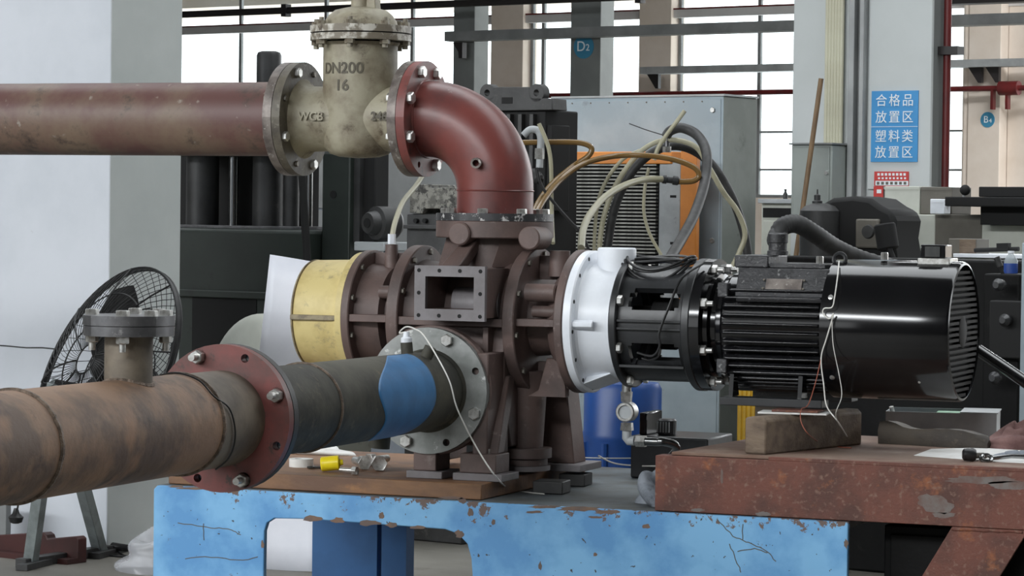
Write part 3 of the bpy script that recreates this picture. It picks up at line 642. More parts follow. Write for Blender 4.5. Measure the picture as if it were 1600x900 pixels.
# ================================================================== BLACK LANTERN between pump and motor
la = thing('motor_lantern', 'black ribbed lantern housing between white cover and motor', 'lantern housing', A_(.54, 0, -.2))
def rot_phi(ph, r): return (-math.cos(ph)*r, math.sin(ph)*r)
def shell(mb, xs, R, t, n, skip):
    nx = len(xs); keep = {}
    for i in range(nx-1):
        for k in range(n): keep[i, k] = not skip((xs[i]+xs[i+1])/2, (k+.5)*360/n)
    vs = []
    for rr in (R, R-t):
        for x in xs:
            for k in range(n):
                y, z = rot_phi(2*pi*k/n, rr); vs.append((x, y, AZ+z))
    I = lambda s, i, k: s*nx*n+i*n+(k % n)
    fs = []
    for (i, k), kp in keep.items():
        if not kp: continue
        fs.append((I(0,i,k), I(0,i,k+1), I(0,i+1,k+1), I(0,i+1,k))); fs.append((I(1,i,k), I(1,i+1,k), I(1,i+1,k+1), I(1,i,k+1)))
        if not keep.get((i-1, k), False): fs.append((I(0,i,k), I(1,i,k), I(1,i,k+1), I(0,i,k+1)))
        if not keep.get((i+1, k), False): fs.append((I(0,i+1,k), I(0,i+1,k+1), I(1,i+1,k+1), I(1,i+1,k)))
        if not keep[(i, (k-1) % n)]: fs.append((I(0,i,k), I(0,i+1,k), I(1,i+1,k), I(1,i,k)))
        if not keep[(i, (k+1) % n)]: fs.append((I(0,i,k+1), I(1,i,k+1), I(1,i+1,k+1), I(0,i+1,k+1)))
    return mb.add(vs, fs)
def skp(x, d):
    if not (.477 < x < .628): return False
    d = d if d < 180 else d-360
    for a, b in ((15, 38), (-46, -18), (142, 165), (-162, -134)):
        if a < d < b:
            e = min(d-a, b-d, 20); inset = .012 if e < 4 else 0
            return .477+inset < x < .628-inset
    return False
part('shell', shell(MB(), [.44, .46, .477, .489, .52, .55, .585, .616, .628, .64, .655], .166, .022, 120, skp), m_blk2, la, smooth=25)
lf = part('pump_flange', MB().lathe([(0, .12), (0, .184), (.003, .187), (.018, .187), (.021, .184), (.021, .12)], A_(.4275), AX, 72, loop=True), m_blk2, la)
for p in ring_pts(A_(.4487), AX, .1755, 8, math.radians(22)): inst('bolt', bigm, lf, p, (1, 0, 0))
part('motor_flange', MB().lathe([(0, .12), (0, .187), (.003, .190), (.022, .190), (.025, .187), (.025, .12)], A_(.643), AX, 72, loop=True), m_blk2, la)
for z, h in ((.012, .007), (-.010, .007)): part('side_rib', MB().box(.449, .643, -.178, -.150, AZ+z-h/2, AZ+z+h/2), m_blk2, la, bev=.001)
for z in (-.118, ): part('side_rib', MB().box(.449, .643, -.150, -.10, AZ+z-.004, AZ+z+.004), m_blk2, la, bev=.001)
part('shaft_coupling', MB().lathe([(0, .05), (.07, .05), (.072, .075), (.13, .075), (.132, .05), (.2, .05)], A_(.44), AX, 32), m_dark, la)

# ================================================================== MOTOR
mo = thing('electric_motor', 'glossy black finned electric motor on the wooden block', 'motor', A_(1.0, 0, -.215))
mf = part('mounting_flange', MB().flange(A_(.6685), AX, .10, .189, .028, 8, .172, .008, pi/8), m_blk, mo)
for p in ring_pts(A_(.6965), AX, .172, 8, pi/8): inst('stud_nut', studm, mf, p, (1, 0, 0))
part('end_bell', MB().lathe([(0, .150), (.012, .148), (.016, .128), (.030, .126), (.034, .143), (.050, .146), (.052, .12)], A_(.6965), AX, 64), m_blk, mo)
part('stator_body', MB().lathe([(0, .146), (.006, .152), (.295, .152), (.30, .146)], A_(.748), AX, 72), m_blk, mo)
def fin_mesh(h, L):
    """one long fin with a rounded crest and a rounded front end"""
    m = MB(); vs = []; fs = []
    secs = [(0, .35), (.002, .7), (.006, .9), (.013, 1), (L-.004, 1), (L, .93)]
    for x, k in secs:
        z = h*k
        vs += [(x, -.0048, 0), (x, -.0040, z-.004), (x, -.0028, z-.0012), (x, 0, z), (x, .0028, z-.0012), (x, .0040, z-.004), (x, .0048, 0)]
    for i in range(len(secs)-1):
        for j in range(6): q = i*7+j; fs.append((q, q+1, q+8, q+7))
    fs += [tuple(range(7)), tuple((len(secs)-1)*7+k for k in range(7))]
    return m.add(vs, fs).mesh('cooling_fin', m_blkfin, smooth=60)
fin = fin_mesh(.034, .285)
for d in list(range(-52, 38, 8))+list(range(146, 236, 8))+list(range(-130, -52, 8)):
    y, z = rot_phi(math.radians(d), .151); o = inst('cooling_fin', fin, mo, A_(.757, y, z))
    o.rotation_euler = (pi/2-math.radians(d) if 0 else math.atan2(-y, z), 0, 0)
# foot rails, terminal box
for s in (-1, 1):
    part('foot_rail', MB().box(.765, 1.06, s*.155-.04, s*.155+.03, AZ-.215, AZ-.192), m_blk2, mo, bev=.002)
    for x in (.78, .98): part('foot_web', MB().prism([(x, s*.10, AZ-.192), (x, s*.16, AZ-.192), (x, s*.15, AZ-.13), (x, s*.12, AZ-.13)], (.012, 0, 0)), m_blk, mo)
for x in (.752, ): 
    for z in (.105, -.108): part('corner_lug', MB().box(.742, .772, -.158, -.125, AZ+z-.02, AZ+z+.02), m_tbox, mo, bev=.003)
part('terminal_base', MB().prism([(.79, -.150, AZ+.088), (.79, -.120, AZ+.152), (.79, -.112, AZ+.168), (.79, .112, AZ+.168), (.79, .15, AZ+.08)], (.262, 0, 0)), m_tbox, mo, bev=.004)
part('ledge_fin', MB().box(.80, 1.05, -.168, -.14, AZ+.074, AZ+.084), m_blkfin, mo, bev=.002)
tb = part('terminal_box', MB().box(.772, .872, -.10, .09, AZ+.168, AZ+.203), m_tbox, mo, bev=.004)
part('terminal_lid', MB().box(.878, 1.04, -.105, .09, AZ+.168, AZ+.182), m_tbox, mo, bev=.003)
nrm = Vector((0, -.064, .030)).normalized(); c0 = Vector((.93, -.136, AZ+.121))
npl = part('nameplate', MB().obox(c0+nrm*.003, (.105, .036, .004), (1,0,0), nrm), m_rim, mo, bev=.001)
for sx in (-1, 1):
    for sy in (-1, 1): inst('rivet', hexd, npl, c0+nrm*.005+Vector((sx*.058, 0, 0))+Vector((0, .030, .064)).normalized()*sy*.013, nrm).scale = (.4, .4, .5)
gp = PY(1215, 405, -.02)
gl = part('cable_gland', MB().lathe([(0, .03), (.012, .03), (.014, .026), (.034, .026), (.036, .029), (.06, .029), (.064, .024)], (gp.x, -.02, AZ+.203), (0,0,1), 16), m_tbox, mo)
for px, zz in ((1281, .182), (1382, .196)):
    v = PY(px, 412, -.03); inst('bolt', bigm, mo, (v.x, -.03, AZ+zz), (0,0,1)).scale = (.7, .7, 1.6)
ev = PY(1312, 410, -.05); part('lifting_eye', MB().tube(ring_pts((ev.x, -.05, AZ+.195), (0, -1, .2), .017, 20), .006, 8, closed=True).cyl((ev.x, -.05, AZ+.165), (ev.x, -.05, AZ+.18), .01, 12), m_blk2, mo)
# fan cowl with slatted end
R2 = .195
cowl = part('fan_cowl', MB().lathe([(0, R2-.008), (.002, R2), (.355, R2), (.362, R2-.004), (.364, R2-.010), (.352, R2-.010), (.348, R2-.012), (.01, R2-.012)], A_(1.047), AX, 96, loop=True), m_blk, mo)
part('cowl_end_disc', MB().lathe([(0, R2-.0125), (.004, R2-.0125)], A_(1.385), AX, 72), m_dark, mo)
zz = -.176
while zz <= .177:
    hw = math.sqrt(max((R2-.013)**2-zz*zz, 0)); 
    if abs(zz) < .03:
        for a, b in ((-hw, -.045), (.045, hw)): part('grille_slat', MB().box(1.396, 1.406, a, b, AZ+zz-.0045, AZ+zz+.0035), m_dark, cowl)
    else: part('grille_slat', MB().box(1.396, 1.406, -hw, hw, AZ+zz-.0045, AZ+zz+.0035), m_dark, cowl)
    zz += .0155
part('grille_hub', MB().lathe([(0, .045), (.010, .045), (.012, .040)], A_(1.396), AX, 32), m_dark, cowl)
for d, x in ((28, 1.075), (-42, 1.075), (-44, 1.32)):
    y, z = rot_phi(math.radians(d), R2); inst('screw', MB().lathe([(0, .0075), (.002, .0075), (.0035, .004)], (0,0,0), (0,0,1), 14).mesh('cowl_screw', m_bolt), cowl, A_(x, y, z), (0, y, z)).scale = (1, 1, 1) if x < 1.2 else (.5, .5, 1)
v = PY(1464, 408, -.02)
cb = part('junction_bracket', MB().box(v.x-.045, v.x+.045, -.06, .04, AZ+R2-.01, AZ+R2+.008), m_bolt, mo, bev=.002)
part('bracket_block', MB().box(v.x-.04, v.x+.03, -.05, .03, AZ+R2+.008, AZ+R2+.045), m_blk, cb, bev=.003)
part('bracket_face', MB().box(v.x-.026, v.x+.016, -.054, -.05, AZ+R2+.012, AZ+R2+.04), m_chrome, cb)

# ================================================================== UPPER PIPEWORK
UZ = 1.677; FR = .172
ip = thing('inlet_pipe', 'long dark red pipe coming in from the left', 'pipe', (-1.7, 0, UZ-.12))
part('run', MB().pipe((-3.2, 0, UZ), (-.684, 0, UZ), .1125, .10, 64), m_inpipe, ip)
fl = part('flange', MB().flange((-.684, 0, UZ), AX, .10, FR, .028, 8, .148, .0095, pi/8), m_rim, ip)
for p in ring_pts((-.684, 0, UZ), AX, .148, 8, pi/8): inst('bolt', hexd, fl, p, (-1, 0, 0)).scale = (1.2, 1.2, 1.2)

VX = -.443
gv = thing('gate_valve', 'weathered grey cast steel gate valve between the two red pipes', 'valve', (VX, 0, 1.55))
part('flow_body', MB().lathe([(0, .120), (.010, .108), (.028, .099), (.10, .097), (.26, .097), (.334, .099), (.352, .108), (.362, .120)], (-.627, 0, UZ), AX, 56), m_valve, gv)
part('gate_body', MB().lathe([(0, .02), (.003, .06), (.012, .088), (.03, .104), (.06, .112), (.30, .112), (.335, .112), (.345, .119)], (VX, 0, 1.56), (0,0,1), 56), m_valve, gv)
vf = part('flange', MB().flange((-.654, 0, UZ), AX, .09, FR, .027, 8, .148, .0095, pi/8), m_vdark, gv)
for k, p in enumerate(ring_pts((-.627, 0, UZ), AX, .148, 8, pi/8)):
    if k % 2 == 0: inst('stud_nut', bigm, vf, p, (1, 0, 0))
    else: inst('stud_nut', hexd, vf, p, (1, 0, 0)).scale = (.9, .9, .9)
vf2 = part('flange', MB().flange((-.277, 0, UZ), AX, .09, FR, .027, 8, .148, .0095, pi/8), m_rim, gv)
for p in ring_pts((-.277, 0, UZ), AX, .148, 8, pi/8): inst('stud_nut', bigm, vf2, p, (-1, 0, 0))
z0 = PY(563, 64.5, 0).z; z1 = PY(563, 53.5, 0).z; z2 = PY(563, 41.5, 0).z
BRd = .152
bf = part('bonnet_flange', MB().flange((VX, 0, z0), (0,0,1), .06, BRd, z1-z0-.002, 8, .137, .008, .2), m_valvew, gv)
bg_ = part('bonnet_flange', MB().flange((VX, 0, z1+.002), (0,0,1), .06, BRd, z2-z1-.002, 8, .137, .008, .2), m_valvew, gv)
part('gasket', MB().lathe([(0, .145), (.004, .145)], (VX, 0, z1-.002), (0,0,1), 48), m_dark, gv)
for p in ring_pts((VX, 0, z0), (0,0,1), .137, 8, .2): inst('stud_nut', nutm, bf, p, (0, 0, -1)).scale = (1.25, 1.25, 1.1)
for p in ring_pts((VX, 0, z2), (0,0,1), .137, 8, .2): inst('stud_nut', nutm, bg_, p, (0, 0, 1)).scale = (1.1, 1.1, 1.0)
zt = PY(560, 12, 0).z
part('bonnet_dome', MB().lathe([(0, .112), (.018, .108), (.035, .096), (.05, .078), (zt-z2, .050), (zt-z2+.004, .030), (zt-z2+.10, .028), (zt-z2+.11, .045), (zt-z2+.13, .045)], (VX, 0, z2-.002), (0,0,1), 48), m_valve, gv)
yk = PY(582, 12, 0); part('yoke_arm', MB().prism([(yk.x-.012, -.02, z2+.045), (yk.x+.022, -.02, z2+.030), (yk.x+.005, -.02, zt+.12), (yk.x-.012, -.02, zt+.12)], (0, .04, 0)), m_valve, gv, bev=.003)
def on_vert(cx, R, a0, zc):
    def f(v):
        a = a0+v.x/R; r = R+v.z+.0; return Vector((cx+math.sin(a)*r, -math.cos(a)*r, zc+v.y))
    return f
def on_horiz(x0, R, d0):
    def f(v):
        a = d0+v.y/R; r = R+v.z; return Vector((x0+v.x, -math.cos(a)*r, UZ+math.sin(a)*r))
    return f
zc = PY(537, 107, -.1).z
mesh_part('cast_lettering', text_mesh('DN200', .046, .003, m_letter, fn=on_vert(VX, .111, math.radians(-6), zc), bold=.0008), gv)
zc = PY(536, 134, -.1).z
mesh_part('cast_lettering', text_mesh('16', .046, .003, m_letter, fn=on_vert(VX, .111, math.radians(-4), zc), bold=.0008), gv)
mesh_part('cast_lettering', text_mesh('WCB', .036, .0015, m_valve, fn=on_horiz(PY(485, 186, -.105).x, .105, math.radians(2)), bold=.0008), gv)
mesh_part('cast_lettering', text_mesh('246', .036, .0015, m_letter, fn=on_horiz(PY(592, 184, -.105).x, .105, math.radians(2)), bold=.0008), gv)

# red elbow
el = thing('pipe_elbow', 'red oxide pipe elbow standing on the pump inlet', 'elbow', (0, 0, 1.376))
ER = .113; bend = .212
path = [(0, 0, 1.39), (0, 0, UZ-bend)]
for k in range(1, 19):
    a = pi/2*k/18; path.append((-bend*(1-math.cos(a)), 0, UZ-bend+bend*math.sin(a)))
path.append((-.246, 0, UZ))
part('bend', MB().tube(path, ER, 64), m_elbow, el)
part('weld_seam', MB().tube(ring_pts((0, 0, UZ-bend), (0,0,1), ER, 48), .0028, 6, closed=True), m_elbow, el)
part('weld_seam', MB().tube(ring_pts((-.222, 0, UZ), (1,0,0), ER, 48), .005, 6, closed=True), m_elbow, el)
ef = part('flange', MB().flange((-.2485, 0, UZ), AX, .10, FR, .027, 8, .148, .0095, pi/8), m_redfl, el)
for k, p in enumerate(ring_pts((-.2215, 0, UZ), AX, .148, 8, pi/8)):
    if k not in (5,): inst('bolt', bigm, ef, p, (1, 0, 0)).scale = (1.15, 1.15, 1.25)
bfz = part('base_flange', MB().flange((0, 0, 1.3765), (0,0,1), .10, .1735, .022, 8, .150, .009, .15), m_rimk, el)
for p in ring_pts((0, 0, 1.3985), (0,0,1), .150, 8, .15): inst('bolt', bigm, bfz, p, (0, 0, 1)).scale = (1, 1, 1.1)
nz = PY(742, 254, -.115)
part('pressure_tapping', MB().pipe((nz.x, -.09, nz.z), (nz.x+.012, -.138, nz.z-.002), .0155, .0095, 24), m_rim, el)

# ================================================================== LOWER PIPEWORK (runs from the pump towards the viewer)
def LP(t, r=0.0, ang=0.0):
    """point on the lower pipe: t metres from the pump flange, r out from the axis, ang 0 = right side, 90 = top"""
    e1 = PDIR.cross(Vector((0,0,1))).normalized(); e1 = -e1 if e1.x < 0 else e1
    e2 = Vector((0,0,1))-PDIR*PDIR.z; e2.normalize()
    return F1+PDIR*t+(e1*math.cos(math.radians(ang))+e2*math.sin(math.radians(ang)))*r
Ld = (F2-F1).length
# where things sit along the axis, found from their sight lines
def t_of(px, py):
    d = ray(px, py); n = PDIR.cross(Vector((0,0,1))).normalized()       # vertical plane through the axis
    k = (F1-CAM).dot(n)/d.dot(n); q = CAM+d*k; return (q-F1).dot(PDIR)
sp = thing('pipe_spool', 'grey green pipe spool with a blue paint patch on pump outlet', 'pipe', LP(.7, .2, -90))
SR = .1125
part('run', MB().pipe(LP(.024), LP(Ld-.004), SR, .10, 72), m_olive, sp)
f1 = part('pump_flange', MB().flange(LP(.0005), PDIR, .10, .181, .024, 8, .158, .0105, pi/8), m_galv, sp, label='scuffed silver grey flange')
for k, p in enumerate(ring_pts(LP(.0245), PDIR, .158, 8, pi/8)):
    if k in (1, 3, 5, 7): inst('bolt', bigm, f1, p, PDIR).scale = (1.2, 1.2, 1.1)
part('pump_collar', MB().lathe([(0, .120), (.012, SR+.001)], LP(.0245), PDIR, 56, cap=False), m_olive, sp)
f2b = part('far_flange', MB().flange(LP(Ld-.032), PDIR, .10, .178, .026, 8, .158, .0105, pi/8), m_dkgrey, sp)
part('weld_seam', MB().tube(ring_pts(LP(t_of(471, 637)), PDIR, SR+.001, 56), .0045, 6, closed=True), m_weld, sp)
# painted patch: thin coat following the pipe
vs = []; fs = []; NA, NT = 26, 22
for i in range(NA+1):
    s = i/NA; ang = 84-s*166
    q2 = (2*s-1)**2; cA = 622+q2*(8 if s < .5 else -26); cB = 536+62*q2*(1-s)+34*q2*s+6*math.sin(12*s)
    tA = t_of(cA, 610+(672-cA)*.135); tB = t_of(cB, 610+(672-cB)*.135)
    for j in range(NT+1): vs.append(LP(tA+(tB-tA)*j/NT, SR+.0012, ang))
for i in range(NA):
    for j in range(NT): a = i*(NT+1)+j; fs.append((a, a+1, a+NT+2, a+NT+1))
pp = part('paint_patch', MB().add(vs, fs), m_bpaint, sp)
so = pp.modifiers.new('thickness', 'SOLIDIFY'); so.thickness = .001
for a, nm in ((96, 'sensor_nipple'), (66, 'tapping_nipple')):
    part(nm, MB().cyl(LP(.155, SR-.01, a), LP(.155, SR+.030, a), .017, 20), m_olive, sp)
part('socket', MB().cyl(LP(.36, SR-.01, -95), LP(.36, SR+.03, -95), .03, 24), m_olive, sp)

rp = thing('rusty_pipe', 'rusty brown pipe with a blanked stub in the foreground', 'pipe', LP(Ld+.9, .2, -90))
RR = .1165; T0 = Ld
tw1 = t_of(279, 662); tw2 = t_of(18, 694)
part('run', MB().pipe(LP(tw1), LP(T0+3.2), RR, .10, 72), m_rust, rp)
part('end_collar', MB().lathe([(0, RR-.001), (tw1-T0-.02, RR-.001)], LP(T0+.022), PDIR, 72), m_rust2, rp)
f2 = part('flange', MB().flange(LP(T0-.0005), PDIR, .10, .1785, .027, 8, .158, .0105, pi/8), m_redfl, rp, label='red oxide flange')
for k, p in enumerate(ring_pts(LP(T0+.0265), PDIR, .158, 8, pi/8)):
    if k in (0, 2, 4, 6): inst('stud_nut', studm, f2, p, PDIR).scale = (1.15, 1.15, 1.3)
for t in (tw1, tw2): part('weld_seam', MB().tube([p+PDIR*random.uniform(-.002, .002) for p in ring_pts(LP(t), PDIR, RR+.0005, 72)], .006, 6, closed=True), m_weld, rp)
ts = t_of(200, 640)
part('stub', MB().cyl(LP(ts, RR-.03, 90), LP(ts, RR+.118, 90), .054, 40), m_rust2, rp)
part('weld_seam', MB().tube([LP(ts+.054*math.cos(a), 0, 0)+(LP(ts, math.sqrt(max(RR**2-(.054*math.sin(a))**2, 0)), 90)-LP(ts, 0, 0))+(LP(ts, .054*math.sin(a), 0)-LP(ts, 0, 0)) for a in [2*pi*k/40 for k in range(40)]], .006, 6, closed=True), m_weld, rp)
zsf = LP(ts, RR+.098, 90)
sf = part('stub_flange', MB().flange(zsf, (0,0,1), .05, .102, .022, 4, .083, .009, .35), m_steel, rp)
bfl = part('blank_flange', MB().flange(zsf+Vector((0, 0, .0235)), (0,0,1), .003, .103, .022, 4, .083, .009, .35), m_steel, rp)
for p in ring_pts(zsf+Vector((0, 0, .0455)), (0,0,1), .083, 4, .35)+ring_pts(zsf+Vector((0, 0, .0455)), (0,0,1), .083, 4, .35+pi/4)[:2]: inst('bolt', bigm, bfl, p, (0, 0, 1))
for p in ring_pts(zsf, (0,0,1), .083, 4, .35): inst('stud_nut', studm, sf, p, (0, 0, -1))
# wires around the red flange
wp = [LP(tw1+.02, RR+.004, a) for a in (150, 120, 90, 60, 35)]+[LP(tw1-.03-.02*k, RR+.004, 20-k*22) for k in range(5)]
single('thin_wire', MB().tube(smoothpath(wp, 5), .0022, 6), m_wireb, 'thin black wire wrapped round the pipe behind the red flange', 'wire')
# white sensor and its lead
sn = thing('sensor_lead', 'white pressure sensor and thin white lead over the grey flange', 'sensor', LP(.155, SR+.031, 96))
part('sensor_cap', MB().lathe([(0, .016), (.012, .016), (.016, .010), (.03, .008)], LP(.155, SR+.0305, 96), (0,0,1), 16), m_white, sn)
s0 = LP(.155, SR+.060, 96)
cp = [s0, PY(624, 520, -.45), PY(634, 511, -.45), PY(648, 514, -.45), PY(665, 528, -.46), PY(700, 590, -.52), PY(715, 640, -.52), PY(745, 700, -.45), PZ(775, 745, .665), PZ(800, 765, BZ+.004), PZ(850, 772, BZ+.004)]
part('lead', MB().tube(smoothpath(cp, 8), .0022, 6), m_wirew, sn)

# ================================================================== RUSTED SUPPORT FRAME (right)
RZ = .748; RF = -.445; RX0 = PY(1024, 715, RF).x; RX1 = 2.35
rf = thing('motor_stand', 'rusted channel steel frame under the motor with diagonal leg', 'stand', (1.5, 0, 0))
part('front_channel', MB().prism([(RX0, RF, BZ+.001), (RX0, RF, RZ-.003), (RX0, RF+.06, RZ-.003), (RX0, RF+.06, RZ-.015), (RX0, RF+.009, RZ-.015), (RX0, RF+.009, BZ+.014), (RX0, RF+.06, BZ+.014), (RX0, RF+.06, BZ+.001)], (RX1-RX0, 0, 0)), m_rframe, rf, bev=.002)
part('rear_channel', MB().box(RX0+.05, RX1, .36, .42, BZ+.001, RZ-.003), m_rframe, rf, bev=.002)
part('end_channel', MB().box(RX0+.06, RX0+.12, RF+.06, .36, BZ+.002, RZ-.004), m_rframe, rf, bev=.002)
dk = PZ(1085, 690, RZ)
part('deck_plate', MB().prism([(RX0+.04, RF+.018, RZ-.002), (RX1, RF+.018, RZ-.002), (RX1, .42, RZ-.002), (RX0+.11, .42, RZ-.002)], (0, 0, .009)), m_rtop, rf, bev=.002)
part('edge_strip', MB().box(PY(1200, 740, RF).x, RX1, RF+.001, RF+.018, RZ-.003, RZ+.006), m_rframe, rf, bev=.001)
v = [PY(a, b, RF) for a, b in ((1487, 827), (1606, 827), (1606-.608*336, 1163), (1487-.608*336, 1163))]
zt = BZ; sl = (v[0].x-v[3].x)/(v[0].z-v[3].z)
part('diagonal_leg', MB().prism([(v[0].x, RF+.004, zt), (v[1].x, RF+.004, zt), (v[1].x-sl*zt, RF+.004, 0), (v[0].x-sl*zt, RF+.004, 0)], (0, .012, 0)).prism([(v[0].x, RF+.016, zt), (v[0].x+.012, RF+.016, zt), (v[0].x+.012-sl*zt, RF+.016, 0), (v[0].x-sl*zt, RF+.016, 0)], (0, .07, 0)), m_rframe, rf, bev=.002)
part('rear_leg', MB().box(2.1, 2.2, .36, .42, 0, BZ), m_rframe, rf, bev=.002)
def patch(px, py, w_, h_, sd, tl=0.0):
    rn = random.Random(sd); n = 26; pts = []
    for k in range(n):
        a = 2*pi*k/n; r = rn.uniform(.7, 1.0); v = PY(px+math.cos(a)*w_*r+tl*math.sin(a)*h_, py+math.sin(a)*h_*r, RF); pts.append((v.x, RF-.0006, v.z))
    part('primer_patch', MB().prism(pts, (0, .0005, 0)), m_rgrey, rf)
for i, a in enumerate(((1462, 788, 30, 17, .6), (1535, 750, 66, 7, 0), (1580, 758, 40, 8, 0), (1128, 745, 2.5, 14, 0), (1475, 805, 22, 5, 0), (1192, 803, 14, 4, 0), (1090, 797, 12, 3, 0))): patch(a[0], a[1], a[2], a[3], i, a[4])
part('weld_seam', MB().tube([PY(1487+k*10, 827+.4*k+random.uniform(-1, 1), RF+.003) for k in range(12)], .004, 6), m_rframe, rf)
tc_ = thing('shade_filler', 'black chest in deep shade under the rusted stand', 'filler', (1.8, 0, 0))  # made-up black box, stands in for the shade under the stand
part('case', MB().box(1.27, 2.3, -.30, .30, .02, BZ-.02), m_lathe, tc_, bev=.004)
for z in (.06, .24, .42): part('drawer', MB().box(1.29, 2.28, -.312, -.30, z, z+.13), m_lathe, tc_, bev=.003)  # drawer fronts of the same added box
part('filler_base', MB().box(1.29, 2.28, -.27, .28, 0, .02), m_lathe, tc_)
DZ = RZ+.007
def dz(px, py, z=DZ): return PZ(px, py, z)

# wooden block below the motor
e = Vector((math.cos(math.radians(74)), math.sin(math.radians(74)), 0)); c = PZ(1196, 711, DZ); n_ = Vector((-e.y, e.x, 0))
wbk = MB(); H_ = .102; W_ = .068; L_ = .50
P0 = [c, c+n_*W_, c+n_*W_+Vector((0,0,H_-.004)), c+n_*(W_-.02)+Vector((0,0,H_)), c+n_*.012+Vector((0,0,H_)), c+Vector((0,0,H_-.01))]
wbk.prism(P0, e*L_)
single('wooden_block', wbk, m_wood, 'squared weathered timber block under the motor foot', 'wood block', bev=.005)
pp0 = PZ(1245, 634, DZ+H_+.002)
pc = thing('packing_shims', 'pale plywood shim and rusty plate on the timber block', 'shim', (c+e*.17+n_*.04+Vector((0,0,H_))))
cc = c+e*.19+n_*.03
part('plywood_shim', MB().obox(cc+Vector((0,0,H_+.0025)), (.19, .10, .005), (math.cos(.15), math.sin(.15), 0)), m_paper, pc, bev=.001)
part('rusty_plate', MB().obox(cc+Vector((.01,.0,H_+.0085)), (.13, .08, .006), (math.cos(.05), math.sin(.05), 0)), m_rframe, pc, bev=.001)
# second support so that the motor really stands
single('support_block', MB().box(.78, .90, .09, .20, DZ, AZ-.2155), m_woodd, 'dark timber block hidden in shade under the rear motor foot', 'wood block', bev=.004)
# dark hollowed timber
bl = MB(); prof = []
A = dz(1372, 693); B_ = dz(1540, 702); ux = (B_-A).normalized(); uy = Vector((-ux.y, ux.x, 0))
N_ = 14; top = [.062, .066, .060, .050, .046, .046, .048, .050, .050, .052, .050, .048, .042, .036, .022]
Lk = (B_-A).length
vs = []
for i in range(N_+1):
    t = i/N_; p = A+ux*Lk*t; dpt = .09-.05*max(0, t-.7)
    inset = .006*math.sin(t*7)+.05*max(0, t-.75)
    vs += [p+uy*inset, p+uy*(inset-.004)+Vector((0,0,top[i]*.6)), p+uy*(inset+.008)+Vector((0,0,top[i])), p+uy*dpt+Vector((0,0,top[i]*.9)), p+uy*(dpt+.005)]
fs = []
for i in range(N_):
    for k in range(5): a = i*5+k; b = i*5+(k+1) % 5; fs.append((a, b, b+5, a+5))
fs += [tuple(range(5)), tuple(N_*5+k for k in range(5))]
single('timber_offcut', bl.add(vs, fs), m_woodd, 'dark hollowed timber offcut in front of the grey parts tray', 'wood block', smooth=50)
# parts tray
ty = .02
ta = PY(1380, 652, ty); tb_ = PY(1555, 640, ty)
tx0 = PZ(1383, 676, DZ+.01).x
tr = thing('parts_tray', 'grey steel parts tray with a green pack inside', 'tray', (1.53, .15, DZ))
tA = dz(1384, 684); tB = dz(1556, 689); tA.z = tB.z = DZ; tu = (tB-tA).normalized(); tn = Vector((-tu.y, tu.x, 0)); Lt = (tB-tA).length; Wt = .20; Ht = .078
part('tray_floor', MB().obox(tA+tu*Lt/2+tn*Wt/2+Vector((0,0,.002)), (Lt, Wt, .004), tu), m_lgrey, tr)
for nm_, cpt, szx, dirx in (('tray_wall', tA+tu*Lt/2, Lt, tu), ('tray_wall', tA+tu*Lt/2+tn*Wt, Lt, tu), ('tray_wall', tA+tn*Wt/2, Wt, tn), ('tray_wall', tB+tn*Wt/2, Wt, tn)):
    part(nm_, MB().obox(cpt+Vector((0,0,Ht/2)), (szx, .003, Ht), dirx), m_lgrey, tr)
part('tray_flap', MB().obox(tB-tu*.05+tn*Wt/2+Vector((0,0,Ht+.002)), (.11, Wt, .003), tu, Vector((0,0,1))+tu*.1), m_lgrey, tr)
single('green_pack', MB().obox(tA+tu*.19+tn*.10+Vector((0,0,.04)), (.10, .07, .07), tu), mat('green_card', (150,190,160), (120,165,135), s2=20, rough=.6), 'small green and white pack lying in the parts tray', 'pack', bev=.003)
q = dz(1398, 665, DZ+.075)
single('steel_lever', MB().tube([tA+tu*.03+tn*.05+Vector((0,0,.01)), tA+tu*.012+tn*.03+Vector((0,0,.09))], [.008, .007], 8), m_bolt, 'short bright steel bar sticking out of the parts tray', 'tool')
# paper and small tools at the right
def flat_poly(pxs, z, th=.0008): return [PZ(a, b, z) for a, b in pxs]
single('paper_sheet', MB().prism(flat_poly([(1428, 712), (1455, 702), (1530, 700), (1625, 706), (1625, 725), (1560, 722)], DZ+.0005), (0, 0, .0012)), m_paper, 'crumpled white paper under the tools at the deck edge', 'paper')
k = dz(1513, 712, DZ+.015)
hm = thing('hammer_head', 'round black rubber mallet head lying on the paper', 'hammer', k-Vector((0,0,.015)))
part('head', MB().lathe([(0, .010), (.004, .016), (.028, .018), (.036, .014)], k-Vector((.014, .01, -.003)), (1, .35, 0), 24), m_wireb, hm)
part('handle_stub', MB().cyl(k+Vector((.01, .01, 0)), k+Vector((.03, .07, -.004)), .008, 12), m_woodd, hm)
k = dz(1541, 716, DZ+.010)
so_ = thing('ring_spanner', 'polished ring spanner with its ring towards the viewer', 'spanner', k-Vector((0,0,.01)))
part('ring', MB().tube(ring_pts(k, (.2, -.5, .8), .014, 24), .006, 8, closed=True), m_chrome, so_)
part('shank', MB().tube([k+Vector((.014, .008, 0)), k+Vector((.06, .03, .006)), k+Vector((.16, .09, .002))], .006, 8), m_chrome, so_)
